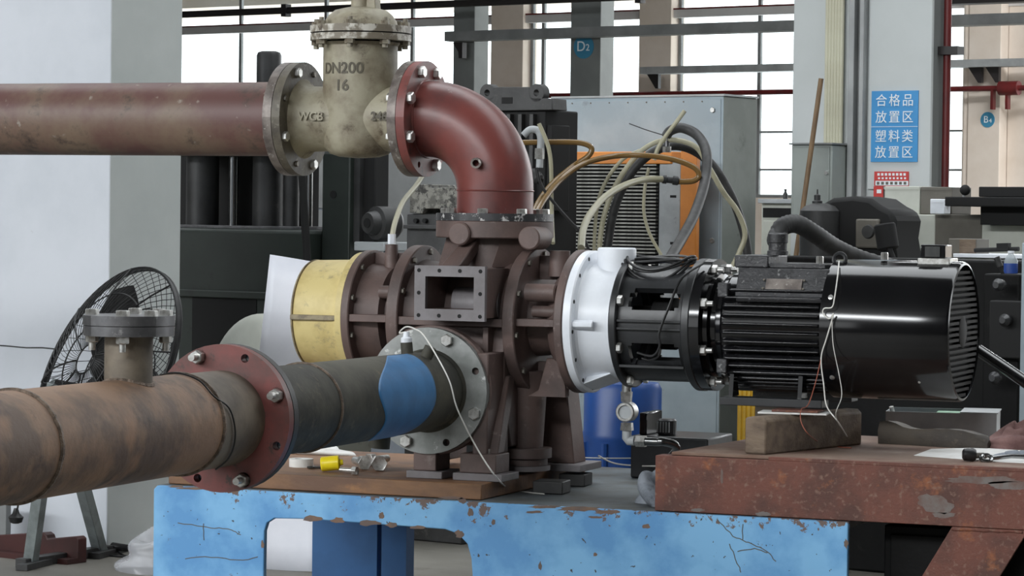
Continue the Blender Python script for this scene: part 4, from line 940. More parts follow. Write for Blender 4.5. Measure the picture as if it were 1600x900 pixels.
# glove and folded cloth: crumpled surfaces
def crumple(c, rx, ry, rz, ex, seed, n=26, amp=.25, tilt=None):
    rnd = random.Random(seed); ex = Vector(ex).normalized(); ey = Vector((-ex.y, ex.x, 0)); m = MB()
    ph = [(rnd.uniform(1, 4), rnd.uniform(1, 5), rnd.uniform(0, 6.3), rnd.uniform(.4, 1)) for _ in range(7)]
    vs = []; fs = []
    for i in range(n+1):
        v = i/n*pi/2
        for k in range(n*2):
            a = pi*k/n
            g = 1+amp*sum(w*math.sin(f1*a+f2*v*2+p) for f1, f2, p, w in ((round(x), y, z, q) for x, y, z, q in ph))/3
            x = math.cos(a)*math.cos(v)*rx*g; y = math.sin(a)*math.cos(v)*ry*g; z = math.sin(v)**.8*rz*(g if i < n else 1)
            if tilt: z *= 1+tilt*x/rx
            vs.append(Vector(c)+ex*x+ey*y+Vector((0,0,max(z, 0))))
    for i in range(n):
        for k in range(2*n): fs.append((i*2*n+k, i*2*n+(k+1) % (2*n), (i+1)*2*n+(k+1) % (2*n), (i+1)*2*n+k))
    fs.append(tuple(range(2*n-1, -1, -1)))
    return m.add(vs, fs)
single('work_glove', crumple(dz(1585, 700), .10, .05, .062, (1, .3, 0), 3, amp=.3, tilt=.7), m_pinkrag, 'crumpled dusty red cloth glove at the right frame edge', 'glove', smooth=60)
single('folded_cloth', crumple(dz(1592, 716), .06, .03, .018, (1, .1, 0), 9, amp=.4), m_rag, 'small pale folded cloth beside the ring spanner', 'cloth', smooth=60)
rg = PZ(1003, 790, BZ)
single('cleaning_rag', crumple(rg+Vector((.02, .07, 0)), .06, .07, .082, (1, .2, 0), 5, amp=.42), m_rag, 'crumpled grey blue rag beside the rusted channel end', 'rag', smooth=60)

# small things on the plank
def pz(px, py, z=PLZ): return PZ(px, py, z)
k = pz(518, 738)
yt = thing('tape_measure', 'bright yellow round tape case lying on the rusty plank', 'tape measure', k)
part('case', MB().lathe([(0, .018), (.003, .0215), (.052, .0215), (.055, .018)], k+Vector((-.034, -.0, .022)), (1, .35, .12), 28), m_yellow, yt)
part('end_button', MB().lathe([(0, .010), (.009, .008)], k+Vector((.018, .0185, .0285)), (1, .35, .12), 16), m_yellow, yt)
def loose_bolt(px, py, ax, sc, lb):
    k = pz(px, py); ax = Vector(ax).normalized()
    t = thing('loose_bolt', lb, 'bolt', k, group='loose bolts on the plank')
    o = k+Vector((0, 0, .0158*sc))
    part('head', MB().lathe([(-.010*sc, .0135*sc), (-.011*sc, .016*sc), (.008*sc, .016*sc)], o, ax, 6), m_bolt, t, bev=.001)
    part('shank', MB().cyl(o+ax*.008*sc, o+ax*.06*sc, .009*sc, 14), m_bolt, t)
loose_bolt(568, 734, (-.75, .8, 0), 1.35, 'round headed loose bolt pointing back, beside the yellow cap')
loose_bolt(592, 736, (-.5, .9, 0), 1.5, 'loose bolt nearest the left pump foot')
loose_bolt(554, 742, (-1, .1, 0), .8, 'smallest loose bolt, in front of the others')
loose_bolt(580, 728, (.3, .9, 0), 1.2, 'loose bolt lying behind the other bolts')
single('white_tape_roll', MB().lathe([(0, .019), (0, .036), (.024, .036), (.024, .019)], pz(466, 730)+Vector((.0, .02, 0)), (0,0,1), 28, loop=True), m_paper, 'white tape roll lying behind the red flange on the plank', 'tape')
single('white_cloth', crumple(pz(490, 712)+Vector((.0, .06, 0)), .10, .04, .022, (1, .2, 0), 12, amp=.3), m_paper, 'white cloth behind the tape roll on the plank', 'cloth', smooth=60)
kn = pz(486, 733); single('small_spanner', MB().tube(ring_pts(kn+Vector((0,0,.005)), (0,0,1), .009, 16), .004, 6, closed=True).tube([kn+Vector((.01,0,.005)), kn+Vector((.07,.02,.005))], .004, 6), m_chrome, 'small bright ring spanner beside the tape roll', 'spanner')
kb = PZ(283, 748, BZ); t = thing('loose_bolt', 'loose bolt on the left corner of the blue bench', 'bolt', kb)
part('head', MB().lathe([(0, .015), (.012, .015)], kb, (0,0,1), 6), m_bolt, t); part('shank', MB().cyl(kb+Vector((.01, .005, .008)), kb+Vector((.07, .02, .008)), .008, 12), m_boltd, t)
kw = [PZ(a, b, BZ+.003) for a, b in ((250, 742), (275, 752), (300, 745), (322, 750), (312, 740), (290, 742))]
# sole blocks on the bench behind the plank
for px, py, w_, lb in ((852, 772, .09, 'short dark steel block on the bench near the right pump foot'), (890, 760, .08, 'dark steel block on the bench further behind')):
    k = PZ(px, py, BZ); single('steel_block', MB().obox(k+Vector((0, .05, .018)), (w_, .09, .036), (1, .1, 0)), m_dkgrey, lb, 'steel block', bev=.003)
# thin pale wires on the bench top
ww = [PZ(905, 715, .66), PZ(940, 716, .64), PZ(985, 716, .64), PZ(1030, 715, .66), PZ(1060, 716, .68)]
single('bench_wire', MB().tube(smoothpath(ww, 6), .0022, 6), m_wirew, 'thin pale wire crossing low behind the rag, upper strand', 'wire')
ww = [PZ(935, 712, .65), PZ(960, 724, .63), PZ(1000, 728, .63), PZ(1040, 728, .645)]
single('bench_wire', MB().tube(smoothpath(ww, 6), .0025, 6), m_wirew, 'thin pale wire drooping below the chrome fittings, lower strand', 'wire')

# sight glass and fittings under the lantern
sgx = PY(979, 620, 0).x
si = thing('sight_glass', 'chrome sight glass with elbow fitting below the white cover', 'fitting', (sgx, 0, .68))
def zf(py, px=980): return PY(px, py, 0).z
part('nipple', MB().cyl((sgx, 0, zf(612)), (sgx, 0, AZ-.165), .014, 16), m_bolt, si)
part('nut', MB().lathe([(0, .016), (zf(612)-zf(628), .018)], (sgx, 0, zf(628)), (0,0,1), 6), m_bolt, si)
sc_ = Vector((sgx+.006, -.02, zf(643)))
part('glass_body', MB().lathe([(0, .020), (0, .026), (.004, .029), (.04, .029), (.044, .02)], sc_-Vector((0, .012, 0)), (.0, 1, 0), 36, loop=True), m_bolt, si)
part('glass', MB().lathe([(0, .0195), (.004, .0195)], sc_-Vector((0, .006, 0)), (0, 1, 0), 28), m_lgrey, si)
part('nut', MB().lathe([(0, .020), (zf(660)-zf(672), .018)], (sgx+.006, -.01, zf(672)), (0,0,1), 6), m_bolt, si)
part('elbow', MB().tube([(sgx+.006, -.01, zf(672)), (sgx+.006, -.01, zf(684)), (sgx+.012, -.01, zf(688)), (sgx+.03, -.01, zf(688))], .014, 14), m_lgrey, si)
part('nut', MB().lathe([(0, .018), (.028, .018)], (sgx+.036, -.01, zf(688)), (1,0,0), 6), m_bolt, si)
hp = [Vector((sgx+.06, -.01, zf(688))), Vector((sgx+.10, -.01, zf(688)))]+[PY(a, b, -.01+.02*i) for i, (a, b) in enumerate(((1035, 690), (1052, 694), (1057, 702), (1050, 712)))]
part('drain_hose', MB().tube(smoothpath(hp, 6), .0125, 16), m_chrome, si)
# black oil unit behind
ou = PY(1040, 700, .5)
ob = thing('oil_unit', 'small black oil unit with knurled cap behind the fittings', 'oil unit', (ou.x, .5, BZ))
xx0 = PY(985, 700, .45).x; xx1 = PY(1106, 700, .45).x; zt = PY(1050, 683, .45).z
part('tank', MB().box(xx0, xx1, .45, .70, BZ, zt), m_blk2, ob, bev=.006)
cp_ = PY(1039, 668, .5); part('cap', MB().lathe([(0, .026), (.004, .029), (.045, .029), (.05, .024)], (cp_.x, .52, zt), (0,0,1), 18), m_blk2, ob, smooth=15)
for i in range(5): part('cap_grip', MB().box(cp_.x-.022+i*.009, cp_.x-.018+i*.009, .488, .492, zt+.01, zt+.042), m_lgrey, ob)
part('pump_block', MB().box(xx0+.02, cp_.x-.05, .47, .62, zt, zt+.07), m_blk, ob, bev=.005)

# cables over the lantern and motor
cc_ = thing('cable_coil', 'coil of thin black cable lying on top of the lantern', 'cable', A_(.53, 0, .17))
ctr = Vector((.53, -.03, AZ+.178))
for k in range(6):
    pts = []
    for i in range(40):
        a = 2*pi*i/40; x = math.cos(a)*(.112-.006*k+.004*math.sin(3*a+k)); y = math.sin(a)*(.075-.004*k)
        dx = .004*k-.01; zz = .012*math.sin(2*a+k)*.5+.006*(k % 3)
        yy = ctr.y+y; sag = 0
        if yy < -.05: sag = -((yy+.05)*-1)**1.2*(1.9 if k < 2 else 1.1 if k < 4 else .3)
        pts.append((ctr.x+x+dx, yy, ctr.z+zz+sag))
    part('cable_turn', MB().tube(pts, .0042, 7, closed=True), m_wireb, cc_)
tail = [PY(1098, 412, -.10), PY(1065, 435, -.17), PY(1045, 480, -.20), PY(1030, 520, -.20), PY(1031, 540, -.20), PY(1020, 556, -.19), PY(996, 551, -.17)]
part('cable_tail', MB().tube(smoothpath(tail, 8), .0038, 7), m_wireb, cc_)
tail = [PY(1030, 535, -.20), PY(1030, 555, -.195), PY(1015, 563, -.18), PY(1003, 560, -.17)]
part('cable_tail', MB().tube(smoothpath(tail, 8), .003, 7), m_wireb, cc_)
wl = thing('motor_lead', 'thin white lead hanging knotted down the motor side', 'wire', PZ(1310, 700, DZ))
pts = [PY(1311, 408, -.08), PY(1309, 430, -.16), PY(1304, 465, -.20), PY(1300, 480, -.205), PY(1288, 482, -.205), PY(1286, 490, -.205), PY(1296, 498, -.21), PY(1302, 490, -.21), PY(1300, 500, -.21), PY(1291, 530, -.21), PY(1283, 560, -.21), PY(1287, 600, -.22), PY(1292, 635, -.25), PY(1310, 660, -.27), PZ(1328, 690, DZ+.004)]
part('strand', MB().tube(smoothpath(pts, 6), .0019, 6), m_wirew, wl)
pts = [PY(1300, 500, -.21), PY(1302, 540, -.21), PY(1312, 590, -.22), PY(1315, 620, -.24), PY(1306, 650, -.26), PZ(1322, 682, DZ+.004)]
part('strand', MB().tube(smoothpath(pts, 6), .0012, 6), m_wirew, wl)
pts = [PY(1283, 560, -.21), PY(1275, 595, -.22), PY(1263, 632, -.25), PY(1252, 640, -.28), PY(1252, 660, -.30), PY(1265, 680, -.31), PZ(1290, 695, DZ+.004), PZ(1330, 700, DZ+.004)]
part('strand', MB().tube(smoothpath(pts, 6), .0014, 6), m_wirec, wl, label='copper brown strand')
# corrugated hose from the terminal box
hz = [Vector((gp.x, -.02, AZ+.262)), PY(1213, 375, 0), PY(1222, 355, .02), PY(1245, 350, .06), PY(1275, 367, .14), PY(1305, 387, .24), PY(1345, 405, .34), PY(1400, 420, .45)]
hs = smoothpath(hz, 10)
single('motor_hose', MB().tube(hs, [.025+.0022*(i % 2) for i in range(len(hs))], 18), m_rub, 'black corrugated hose bending from the motor terminal box', 'hose', smooth=60)
single('steel_bar', MB().cyl(PY(1530, 548, .35), PY(1625, 612, .15), .018, 18), m_blk, 'slanting black steel bar at the right behind the motor', 'bar')

# ================================================================== GEAR BEHIND THE BENCH
def W(px, py, Y): return RB @ PB(px, py, Y)
def slab(px0, px1, py0, py1, Y, dpt, floor=False):
    """a box whose front face lies in the building plane Y"""
    p = PB(px0, (py0+py1)/2, Y); q = PB(px1, (py0+py1)/2, Y); zt = PB((px0+px1)/2, py0, Y).z; zb = 0 if floor else PB((px0+px1)/2, py1, Y).z
    return MB(RB).box(p.x, q.x, Y, Y+dpt, zb, zt)
# ---- pale blue cabinet
YC = YB(1000, 300, 12.0)
x0 = PB(863, 152, YC).x; x1 = PB(1131, 152, YC).x; zt = PB(990, 152, YC).z; dC = PBX(1184, 152, x1).y-YC
ca = thing('steel_cabinet', 'large pale blue sheet steel cabinet behind the hoses', 'cabinet', RB @ Vector(((x0+x1)/2, YC+dC/2, 0)))
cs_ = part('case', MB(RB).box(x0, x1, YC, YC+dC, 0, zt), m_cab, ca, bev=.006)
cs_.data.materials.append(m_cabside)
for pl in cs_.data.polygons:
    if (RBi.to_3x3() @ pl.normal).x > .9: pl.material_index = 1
part('roof_lip', MB(RB).box(x0-.004, x1+.004, YC-.004, YC+dC+.004, zt, zt+.008), m_lgrey, ca)
part('front_panel', MB(RB).box(x0+.01, x1-.012, YC-.004, YC, .08, zt-.012), m_cab, ca, bev=.002)
for px, py in ((881, 177), (1115, 172), (1114, 275), (1114, 376)):
    v = PB(px, py, YC); inst('bolt', bigm, ca, RB @ Vector((v.x, YC-.004, v.z)), RB.to_3x3() @ Vector((0, -1, 0))).scale = (.75, .75, .6)
for k in range(8):
    v = PB(895+k*29, 158, YC); inst('rivet', hexd, ca, RB @ Vector((v.x, YC-.004, zt-.022)), RB.to_3x3() @ Vector((0, -1, 0))).scale = (.35, .35, .4)
# ---- oil cooler
YK = YC-.20
oc = thing('oil_cooler', 'orange framed oil cooler with horizontal grey fins', 'cooler', W(960, 500, YK))
part('core', slab(853, 1029, 256, 470, YK+.02, .10), m_dark, oc)
sl = slab(853, 1029, 0, 4, YK, .018); lo_ = sl.lo(); slm = sl.mesh('cooling_slat', m_slat, lo_, 0)
zA = PB(940, 259, YK).z; zB = PB(940, 468, YK).z; n_s = 38
for k in range(n_s):
    o = bpy.data.objects.new('cooling_slat', slm); COL.objects.link(o); o.parent = oc; o.location = Vector((lo_.x, lo_.y, zA-(zA-zB)*k/(n_s-1)))-OFF[oc.name]; o.scale = (1, 1, .62)
part('top_bar', slab(850, 1049, 237, 256, YK-.01, .16), m_orange, oc, bev=.004)
part('end_plate', slab(1029, 1062, 250, 470, YK, .14), m_lgrey, oc, bev=.003)
part('end_plate', slab(832, 853, 300, 470, YK, .14), m_lgrey, oc, bev=.003)
part('side_bar', slab(1062, 1087, 232, 470, YK-.01, .03), m_orange, oc, bev=.004)
for py in (307, 380): v = PB(1052, py, YK); part('slot', MB(RB).box(v.x-.014, v.x+.014, YK-.002, YK+.01, v.z-.005, v.z+.005), m_dark, oc)
part('mounting_arm', slab(900, 1000, 440, 470, YK+.10, .10), m_lgrey, oc)
# ---- hoses: each its own thing
def hose(nm, pts, r, m, lb, n=12, sub=8): return single(nm, MB().tube(smoothpath([PD(a, b, d) for a, b, d in pts], sub), r, n), m, lb, 'hose', smooth=60)
pxm = 11.0/4500
hose('rubber_hose', [(1040, 214, 11.1), (1048, 204, 11.1), (1066, 200, 11.05), (1090, 212, 11), (1104, 240, 10.9), (1101, 285, 10.8), (1085, 335, 10.6), (1064, 375, 10.4), (1046, 405, 10.2), (1035, 425, 10.1)], 8*pxm, m_rub, 'thick black rubber hose arching in front of the orange bar')
hose('rubber_hose', [(945, 430, 11.2), (950, 380, 11.2), (962, 320, 11.2), (990, 265, 11.2), (1030, 233, 11.2), (1070, 230, 11.2), (1110, 255, 11.2), (1142, 305, 11.2), (1163, 365, 11.2), (1172, 430, 11.2)], 7.2*pxm, m_rub, 'black hose arching widest from cooler to cabinet side')
hose('clear_hose', [(934, 425, 11.1), (941, 350, 11.1), (962, 290, 11.1), (1000, 238, 11.1), (1040, 219, 11.1), (1085, 228, 11.1), (1108, 262, 11.1), (1130, 300, 11.1), (1152, 330, 11.1), (1164, 365, 11.1), (1155, 395, 11.1), (1140, 425, 11.1)], 4.2*pxm, m_clear, 'clear plastic hose following the wide black arch')
hose('clear_hose', [(927, 425, 11.15), (932, 330, 11.15), (946, 285, 11.15), (972, 250, 11.15), (1000, 235, 11.15)], 3*pxm, m_clear, 'thin clear hose left of the wide black arch')
hose('amber_hose', [(812, 223, 10.8), (860, 222, 10.8), (905, 223, 10.8), (924, 231, 10.8), (918, 245, 10.8), (895, 260, 10.8), (865, 285, 10.7), (845, 310, 10.6), (833, 335, 10.5), (828, 360, 10.4)], 4.4*pxm, m_amber, 'amber hose kinked at the left end of the orange bar')
hose('amber_hose', [(832, 352, 10.3), (845, 320, 10.4), (875, 282, 10.6), (912, 256, 10.7), (960, 244, 10.8), (1010, 243, 10.8), (1055, 250, 10.8), (1085, 262, 10.8), (1092, 275, 10.8), (1082, 283, 10.8), (1060, 284, 10.8)], 4.4*pxm, m_amber, 'long amber hose arching across the cooler fins')
hose('pale_hose', [(908, 388, 9.2), (911, 360, 9.4), (922, 335, 9.8), (945, 308, 10.2), (975, 290, 10.5), (1005, 281, 10.7), (1036, 280, 10.8)], 5*pxm, m_clear, 'pale hose rising from the pump to the black coupling')
hose('clear_hose', [(1014, 262, 11.0), (1008, 290, 11.0), (1006, 330, 11), (1015, 365, 11), (1034, 400, 11), (1045, 425, 11)], 2.6*pxm, m_clear, 'thin clear hose looping down over the cooler fins')
hose('clear_hose', [(1070, 173, 11.0), (1056, 192, 11.0), (1040, 213, 11.0), (1028, 232, 11), (1022, 250, 11)], 3.4*pxm, m_clear, 'short clear hose end sticking up above the cooler')
hose('amber_hose', [(664, 268, 9.3), (650, 290, 9.2), (630, 315, 9.0), (618, 345, 8.8), (613, 368, 8.68), (612, 382, 8.66)], 4.2*8.8/4500, m_clear, 'pale hose rising from the left breather of the pump')
single('hose_nut', MB().lathe([(0, .012), (.03, .012)], (bp.x, -.02, AZ+.216), (0,0,1), 6), m_white, 'white hose nut on the left breather of the pump', 'nut')
hose('control_cable', [(838, 262, 10.6), (846, 290, 10.6), (868, 320, 10.6), (890, 345, 10.6), (908, 365, 10.6), (920, 390, 10.6)], 2.4*pxm, m_wireb, 'thin black cable crossing the left cooler fins')
hose('stiff_wire', [(983, 193, 11.0), (1010, 203, 11), (1036, 211, 11)], .9*pxm, m_dkgrey, 'stiff thin wire pointing left above the orange bar', n=6)
hose('clear_hose', [(842, 193, 10.7), (852, 216, 10.7), (858, 235, 10.7), (861, 262, 10.7), (862, 330, 10.7), (864, 380, 10.6)], 3.2*pxm, m_clear, 'thin clear hose hanging beside the black engine')
hc = thing('hose_coupling', 'small black coupling joining the pale and amber hoses', 'coupling', PD(1048, 287, 10.8))
d1 = PD(1034, 280, 10.8); d2 = PD(1061, 283, 10.8); ax = d2-d1
part('sleeve', MB().lathe([(0, .012), (.005, .016), (.018, .016), (.020, .012), (.040, .012), (.042, .017), (ax.length-.005, .017), (ax.length, .012)], d1, ax, 20), m_blk2, hc)
hf = thing('hose_fitting', 'steel hose fitting under the black rubber hose end', 'fitting', PD(1042, 240, 11.1))
v = PD(1042, 238, 11.1); part('nut', MB().lathe([(0, .017), (.022, .017)], v, (0,0,1), 6), m_bolt, hf); part('stem', MB().cyl(v+Vector((0,0,.022)), PD(1042, 206, 11.1), .010, 14), m_steel, hf)
# ---- black engine behind the elbow
YE = YB(800, 200, 11.0)
en = thing('black_engine', 'black cast engine block with two lifting ears behind the elbow', 'engine', W(805, 600, YE))
pl = [PB(a, b, YE) for a, b in ((748, 160), (750, 146), (758, 136), (775, 134), (778, 138), (830, 136), (834, 131), (846, 133), (854, 142), (858, 152), (864, 154), (864, 172), (852, 172), (748, 176))]
def holed(mb, cx, cz, r): return mb
eh = [(761, 139), (834, 140)]
part('top_plate', MB(RB).prism([(p.x, YE, p.z) for p in [PB(a, b, YE) for a, b in ((770, 152), (772, 136), (826, 136), (830, 152), (862, 154), (863, 172), (748, 174), (750, 156))]], (0, .10, 0)), m_dkgrey, en, bev=.003)
for a, b in ((761, 145), (838, 145)):
    v = PB(a, b, YE); part('lifting_ear', MB(RB).pipe((v.x, YE, v.z), (v.x, YE+.04, v.z), .034, .013, 28), m_dkgrey, en)
part('block', slab(758, 850, 172, 600, YE+.02, .22, True), m_dark, en, bev=.006)
for px in (772, 790, 808, 826): part('block_rib', slab(px, px+6, 178, 330, YE-.005, .03), m_dkgrey, en, bev=.002)
part('side_cover', slab(848, 862, 195, 330, YE+.03, .12), m_dark, en, bev=.004)
v = PB(792, 157, YE-.002); part('opening', MB(RB).box(v.x-.025, v.x+.025, YE-.002, YE, v.z-.012, v.z+.012), m_dark, en)
v = [PD(a, b, 10.75) for a, b in ((818, 212), (828, 203), (840, 204), (845, 216), (844, 240), (843, 262))]
part('breather_pipe', MB().tube(smoothpath(v, 6), .014, 14), m_lgrey, en)
v = PD(843, 240, 10.75); part('breather_nut', MB().lathe([(-.02, .018), (.02, .018)], v, (0,0,1), 6), m_bolt, en)
v = PD(838, 275, 10.75); part('plug_boot', MB().lathe([(-.03, .012), (-.01, .022), (.02, .022), (.03, .014)], v, (.6, -.3, -.6), 16), m_rub, en)
# ---- green hydraulic press on the left
YG = YB(380, 300, 13.2)
pr_ = thing('hydraulic_press', 'dark green hydraulic press with steel columns behind the white column', 'press', W(380, 800, YG))
part('bed', slab(250, 478, 357, 600, YG, .5, True), m_green, pr_, bev=.02)
part('bed_top', slab(250, 470, 352.5, 357, YG+.02, .45), m_steel, pr_, bev=.002)
part('bed_flange', slab(250, 476, 455, 466, YG-.03, .03), m_green, pr_, bev=.004)
part('dark_backing', slab(250, 488, 150, 357, YG+.42, .05), m_dark, pr_)  # added dark sheet, darkens the gap between the press columns
part('crown', slab(240, 468, 150, 243, YG+.02, .45), m_green, pr_, bev=.01)
for px, r, m in ((316, 26, m_dkgrey), (418, 24, m_dkgrey), (364, 8, m_chrome), (483, 5, m_chrome), (455, 12, m_dkgrey)):
    v = PB(px, 355, YG+.2); zt = PB(px, 150, YG+.2).z
    part('guide_column', MB(RB).cyl((v.x, YG+.2, PB(418, 357, YG+.2).z-.02), (v.x, YG+.2, zt), r*13.4/4500, 28), m, pr_)
v = PB(420, 140, YG+.2); zt = PB(420, 80, YG+.2).z
part('ram_cylinder', MB(RB).lathe([(0, .058), (zt-v.z-.02, .058), (zt-v.z-.006, .052), (zt-v.z, .035)], (v.x, YG+.2, v.z), (0,0,1), 32), m_dkgrey, pr_)
part('front_recess', slab(300, 400, 466, 560, YG-.004, .004), m_dark, pr_)
single('slanting_arm', MB().cyl(W(472, 268, YG-.25), W(492+10, 800, YG-.1), .018, 14), m_dark, 'slanting black bar right of the green press', 'bar')
bx = RB @ PB(335, 490, YG-.3); 
# ---- grey steel cupboard, drilling machine, engine block
YQ = YB(600, 300, 15.5)
cu = thing('grey_cupboard', 'blue grey steel cupboard behind the drilling machine', 'cupboard', W(610, 800, YQ))
part('case', slab(470, 775, 232, 700, YQ, .4, True), mat('blue_grey_cupboard', (118,124,132), (106,112,120), s2=3, rough=.5), cu, bev=.006)
part('door', slab(478, 598, 240, 326, YQ-.012, .012), m_steelg, cu, bev=.003); part('door', slab(478, 598, 329, 600, YQ-.012, .012), m_steelg, cu, bev=.003); part('door', slab(602, 768, 240, 600, YQ-.012, .012), m_steelg, cu, bev=.003)
YM = YB(530, 300, 13.0)
dm = thing('drilling_machine', 'dark green box column drilling machine below the gate valve', 'drill', W(530, 800, YM))
part('column', slab(502, 545, 240, 600, YM, .10, True), m_green, dm, bev=.006)
v = PB(521, 304, YM); part('column_hole', MB(RB).cyl((v.x, YM-.003, v.z), (v.x, YM+.02, v.z), .018, 20), m_dark, dm)
part('slide', slab(549, 586, 232, 378, YM+.06, .10), m_dark, dm, bev=.005)
part('slide_rail', slab(551, 562, 240, 378, YM+.03, .03), m_dkgrey, dm)
v = PB(590, 345, YM); part('spindle_motor', MB(RB).lathe([(0, .022), (.0, .045), (.01, .05), (.04, .055), (.045, .075), (.14, .075), (.16, .06)], (v.x-.01, YM-.06, v.z-.01), (.25, 1, 0), 32), m_dkgrey, dm)
part('spindle_bore', MB(RB).cyl((v.x-.011, YM-.064, v.z-.01), (v.x-.005, YM-.03, v.z-.01), .022, 20), m_dark, dm)
part('table', slab(553, 600, 378, 392, YM-.05, .2), m_lgrey, dm, bev=.004)
YN = YB(670, 320, 12.2)
eb2 = thing('engine_casting', 'speckled oily engine casting beside the elbow base', 'casting', W(675, 800, YN))
pts = [PB(a, b, YN) for a, b in ((640, 332), (640, 300), (652, 296), (654, 288), (672, 288), (674, 294), (720, 292), (724, 330), (690, 334), (686, 326), (664, 326), (660, 334))]
part('cylinder_head', MB(RB).prism([(p.x, YN, p.z) for p in pts], (0, .18, 0)), m_speck, eb2, bev=.003)
part('crankcase', slab(634, 726, 334, 600, YN+.01, .2, True), m_dkgrey, eb2, bev=.006)
part('crankcase_rail', slab(630, 728, 352, 358, YN-.02, .06), m_dkgrey, eb2, bev=.002)
for px in (650, 664, 690, 706): v = PB(px, 345, YN); part('plug', MB(RB).cyl((v.x, YN-.008, v.z), (v.x, YN+.01, v.z), .010, 14), m_dark, eb2)
# ---- white panel standing behind the bench, pale round tank
vb = PZ(455, 893, 0); YV = vb.y
ptl = [PY(a, b, YV) for a, b in ((400, 398), (490, 414), (492, 893), (368, 893))]
wp_ = MB(); NS = 12; vs = []; 
for i in range(NS+1):
    t = i/NS
    L_ = ptl[0].lerp(ptl[3], t); R_ = ptl[1].lerp(ptl[2], t)
    for j in range(9):
        s = j/8; p = L_.lerp(R_, s); p = p+Vector((0, .018*math.sin(s*pi)+.10*(1-t)**1.5*0, 0)); vs.append((p.x, p.y+.12*(1-t), max(p.z, 0)))
fs = [(i*9+j, i*9+j+1, i*9+j+10, i*9+j+9) for i in range(NS) for j in range(8)]
o = single('foam_board', wp_.add(vs, fs), m_sheet, 'white plastic wrapped board standing left of the yellow cover', 'board'); md = o.modifiers.new('thickness', 'SOLIDIFY'); md.thickness = .012
ct = PD(402, 622, 12.3); rT = 132*12.3/4500
tk = thing('round_tank', 'pale grey round tank end behind the red flange', 'tank', (ct.x, ct.y, 0))
part('shell', MB(RB).lathe([(0, rT*.6), (.01, rT*.9), (.03, rT), (.4, rT), (.43, rT*.9)], RBi @ ct, (.15, 1, 0), 56), m_mcream, tk)
part('saddle', MB().obox((ct.x-.05, ct.y+.2, ct.z/2-rT*.4), (.25, .25, ct.z-rT*.8), RB.to_3x3() @ Vector((1,0,0))), m_dkgrey, tk)
# ---- blue drum, yellow corrugated stack
v = PY(958, 600, 1.35); 
bd = thing('blue_drum', 'dark blue ribbed plastic drum behind the bench', 'drum', (v.x, 1.45, 0)); rD = 62*9.7/4500
part('shell', MB().lathe([(0, rD*.94), (.03, rD), (.30, rD), (.31, rD*1.03), (.33, rD*1.03), (.34, rD), (.62, rD), (.63, rD*1.03), (.65, rD*1.03), (.66, rD), (v.z-.02, rD), (v.z, rD*.92)], (v.x, 1.45, 0), (0,0,1), 48), m_drum, bd)
for k in range(8): a = 2*pi*k/8-.9; part('stave', MB().cyl((v.x+math.cos(a)*rD, 1.45+math.sin(a)*rD, .34), (v.x+math.cos(a)*rD, 1.45+math.sin(a)*rD, .62), .012, 8), m_drum, bd)
ya = PB(1172, 650, YC-.1)
ys = thing('yellow_sheet', 'yellow corrugated sheet standing behind the timber block', 'sheet', W(1170, 800, YC-.1))
for k in range(5): x = PB(1157+k*7, 650, YC-.1).x; part('corrugation', MB(RB).cyl((x, YC-.1, 0), (x, YC-.1, PB(1170, 610, YC-.1).z), .011, 10), m_yplas, ys)
part('backing', slab(1152, 1190, 610, 700, YC-.095, .01, True), m_yplas, ys)

# ---- machines along the right
YJ = YB(1400, 500, 10.9)
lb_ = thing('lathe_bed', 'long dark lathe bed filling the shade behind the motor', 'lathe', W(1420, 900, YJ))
part('bed', slab(1196, 1700, 405, 900, YJ+.35, .28, True), m_lathe, lb_, bev=.01)  # lathe bed, lengthened to darken the gaps behind and below the motor
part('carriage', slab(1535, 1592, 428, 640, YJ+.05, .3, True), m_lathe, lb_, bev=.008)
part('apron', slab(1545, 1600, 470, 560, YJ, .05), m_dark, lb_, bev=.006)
v = PB(1556, 440, YJ); part('lever', MB(RB).cyl((v.x, YJ+.1, v.z-.02), (v.x-.03, YJ+.08, v.z+.07), .007, 10), m_dark, lb_); part('lever_grip', MB(RB).cyl((v.x-.024, YJ+.084, v.z+.055), (v.x-.036, YJ+.076, v.z+.09), .012, 12), m_rub, lb_)
for px, py in ((1566, 445), (1576, 500), (1560, 590)): v = PB(px, py, YJ); part('handwheel_boss', MB(RB).lathe([(0, .02), (.03, .024), (.05, .012)], (v.x, YJ-.005, v.z), (0, -1, 0), 16), m_blk2, lb_)
single('pale_blue_panel', slab(1592, 1680, 380, 900, YB(1600, 500, 9.6), .04, True), m_cab, 'pale blue sheet edge at the far right of the picture', 'panel', bev=.004)
YH = YB(1320, 350, 12.0)
dh = thing('lathe_headstock', 'dark rounded machine head standing behind the motor', 'machine', W(1320, 420, YH))
pts = [PB(a, b, YH) for a, b in ((1248, 420), (1251, 352), (1262, 322), (1285, 309), (1318, 306), (1345, 310), (1362, 322), (1378, 330), (1384, 345), (1380, 372), (1388, 420))]
part('housing', MB(RB).prism([(p.x, YH+.08, p.z) for p in pts], (0, .25, 0)), m_dark, dh, bev=.02)
v = PB(1280, 420, YH+.06); zz = PB(1280, 322, YH).z; part('motor_barrel', MB(RB).lathe([(0, .085), (zz-v.z-.02, .085), (zz-v.z, .065), (zz-v.z+.012, .03)], (v.x, YH+.06, v.z), (0,0,1), 36), m_dkgrey, dh)
v = PB(1277, 318, YH+.06); part('oil_cup', MB(RB).lathe([(0, .022), (.02, .022), (.024, .014), (.045, .014), (.05, .004), (.07, .003)], (v.x, YH+.06, v.z-.01), (0,0,1), 16), m_dkgrey, dh)
part('front_cover', slab(1336, 1372, 342, 388, YH+.06, .03), m_mbrown, dh, bev=.008)
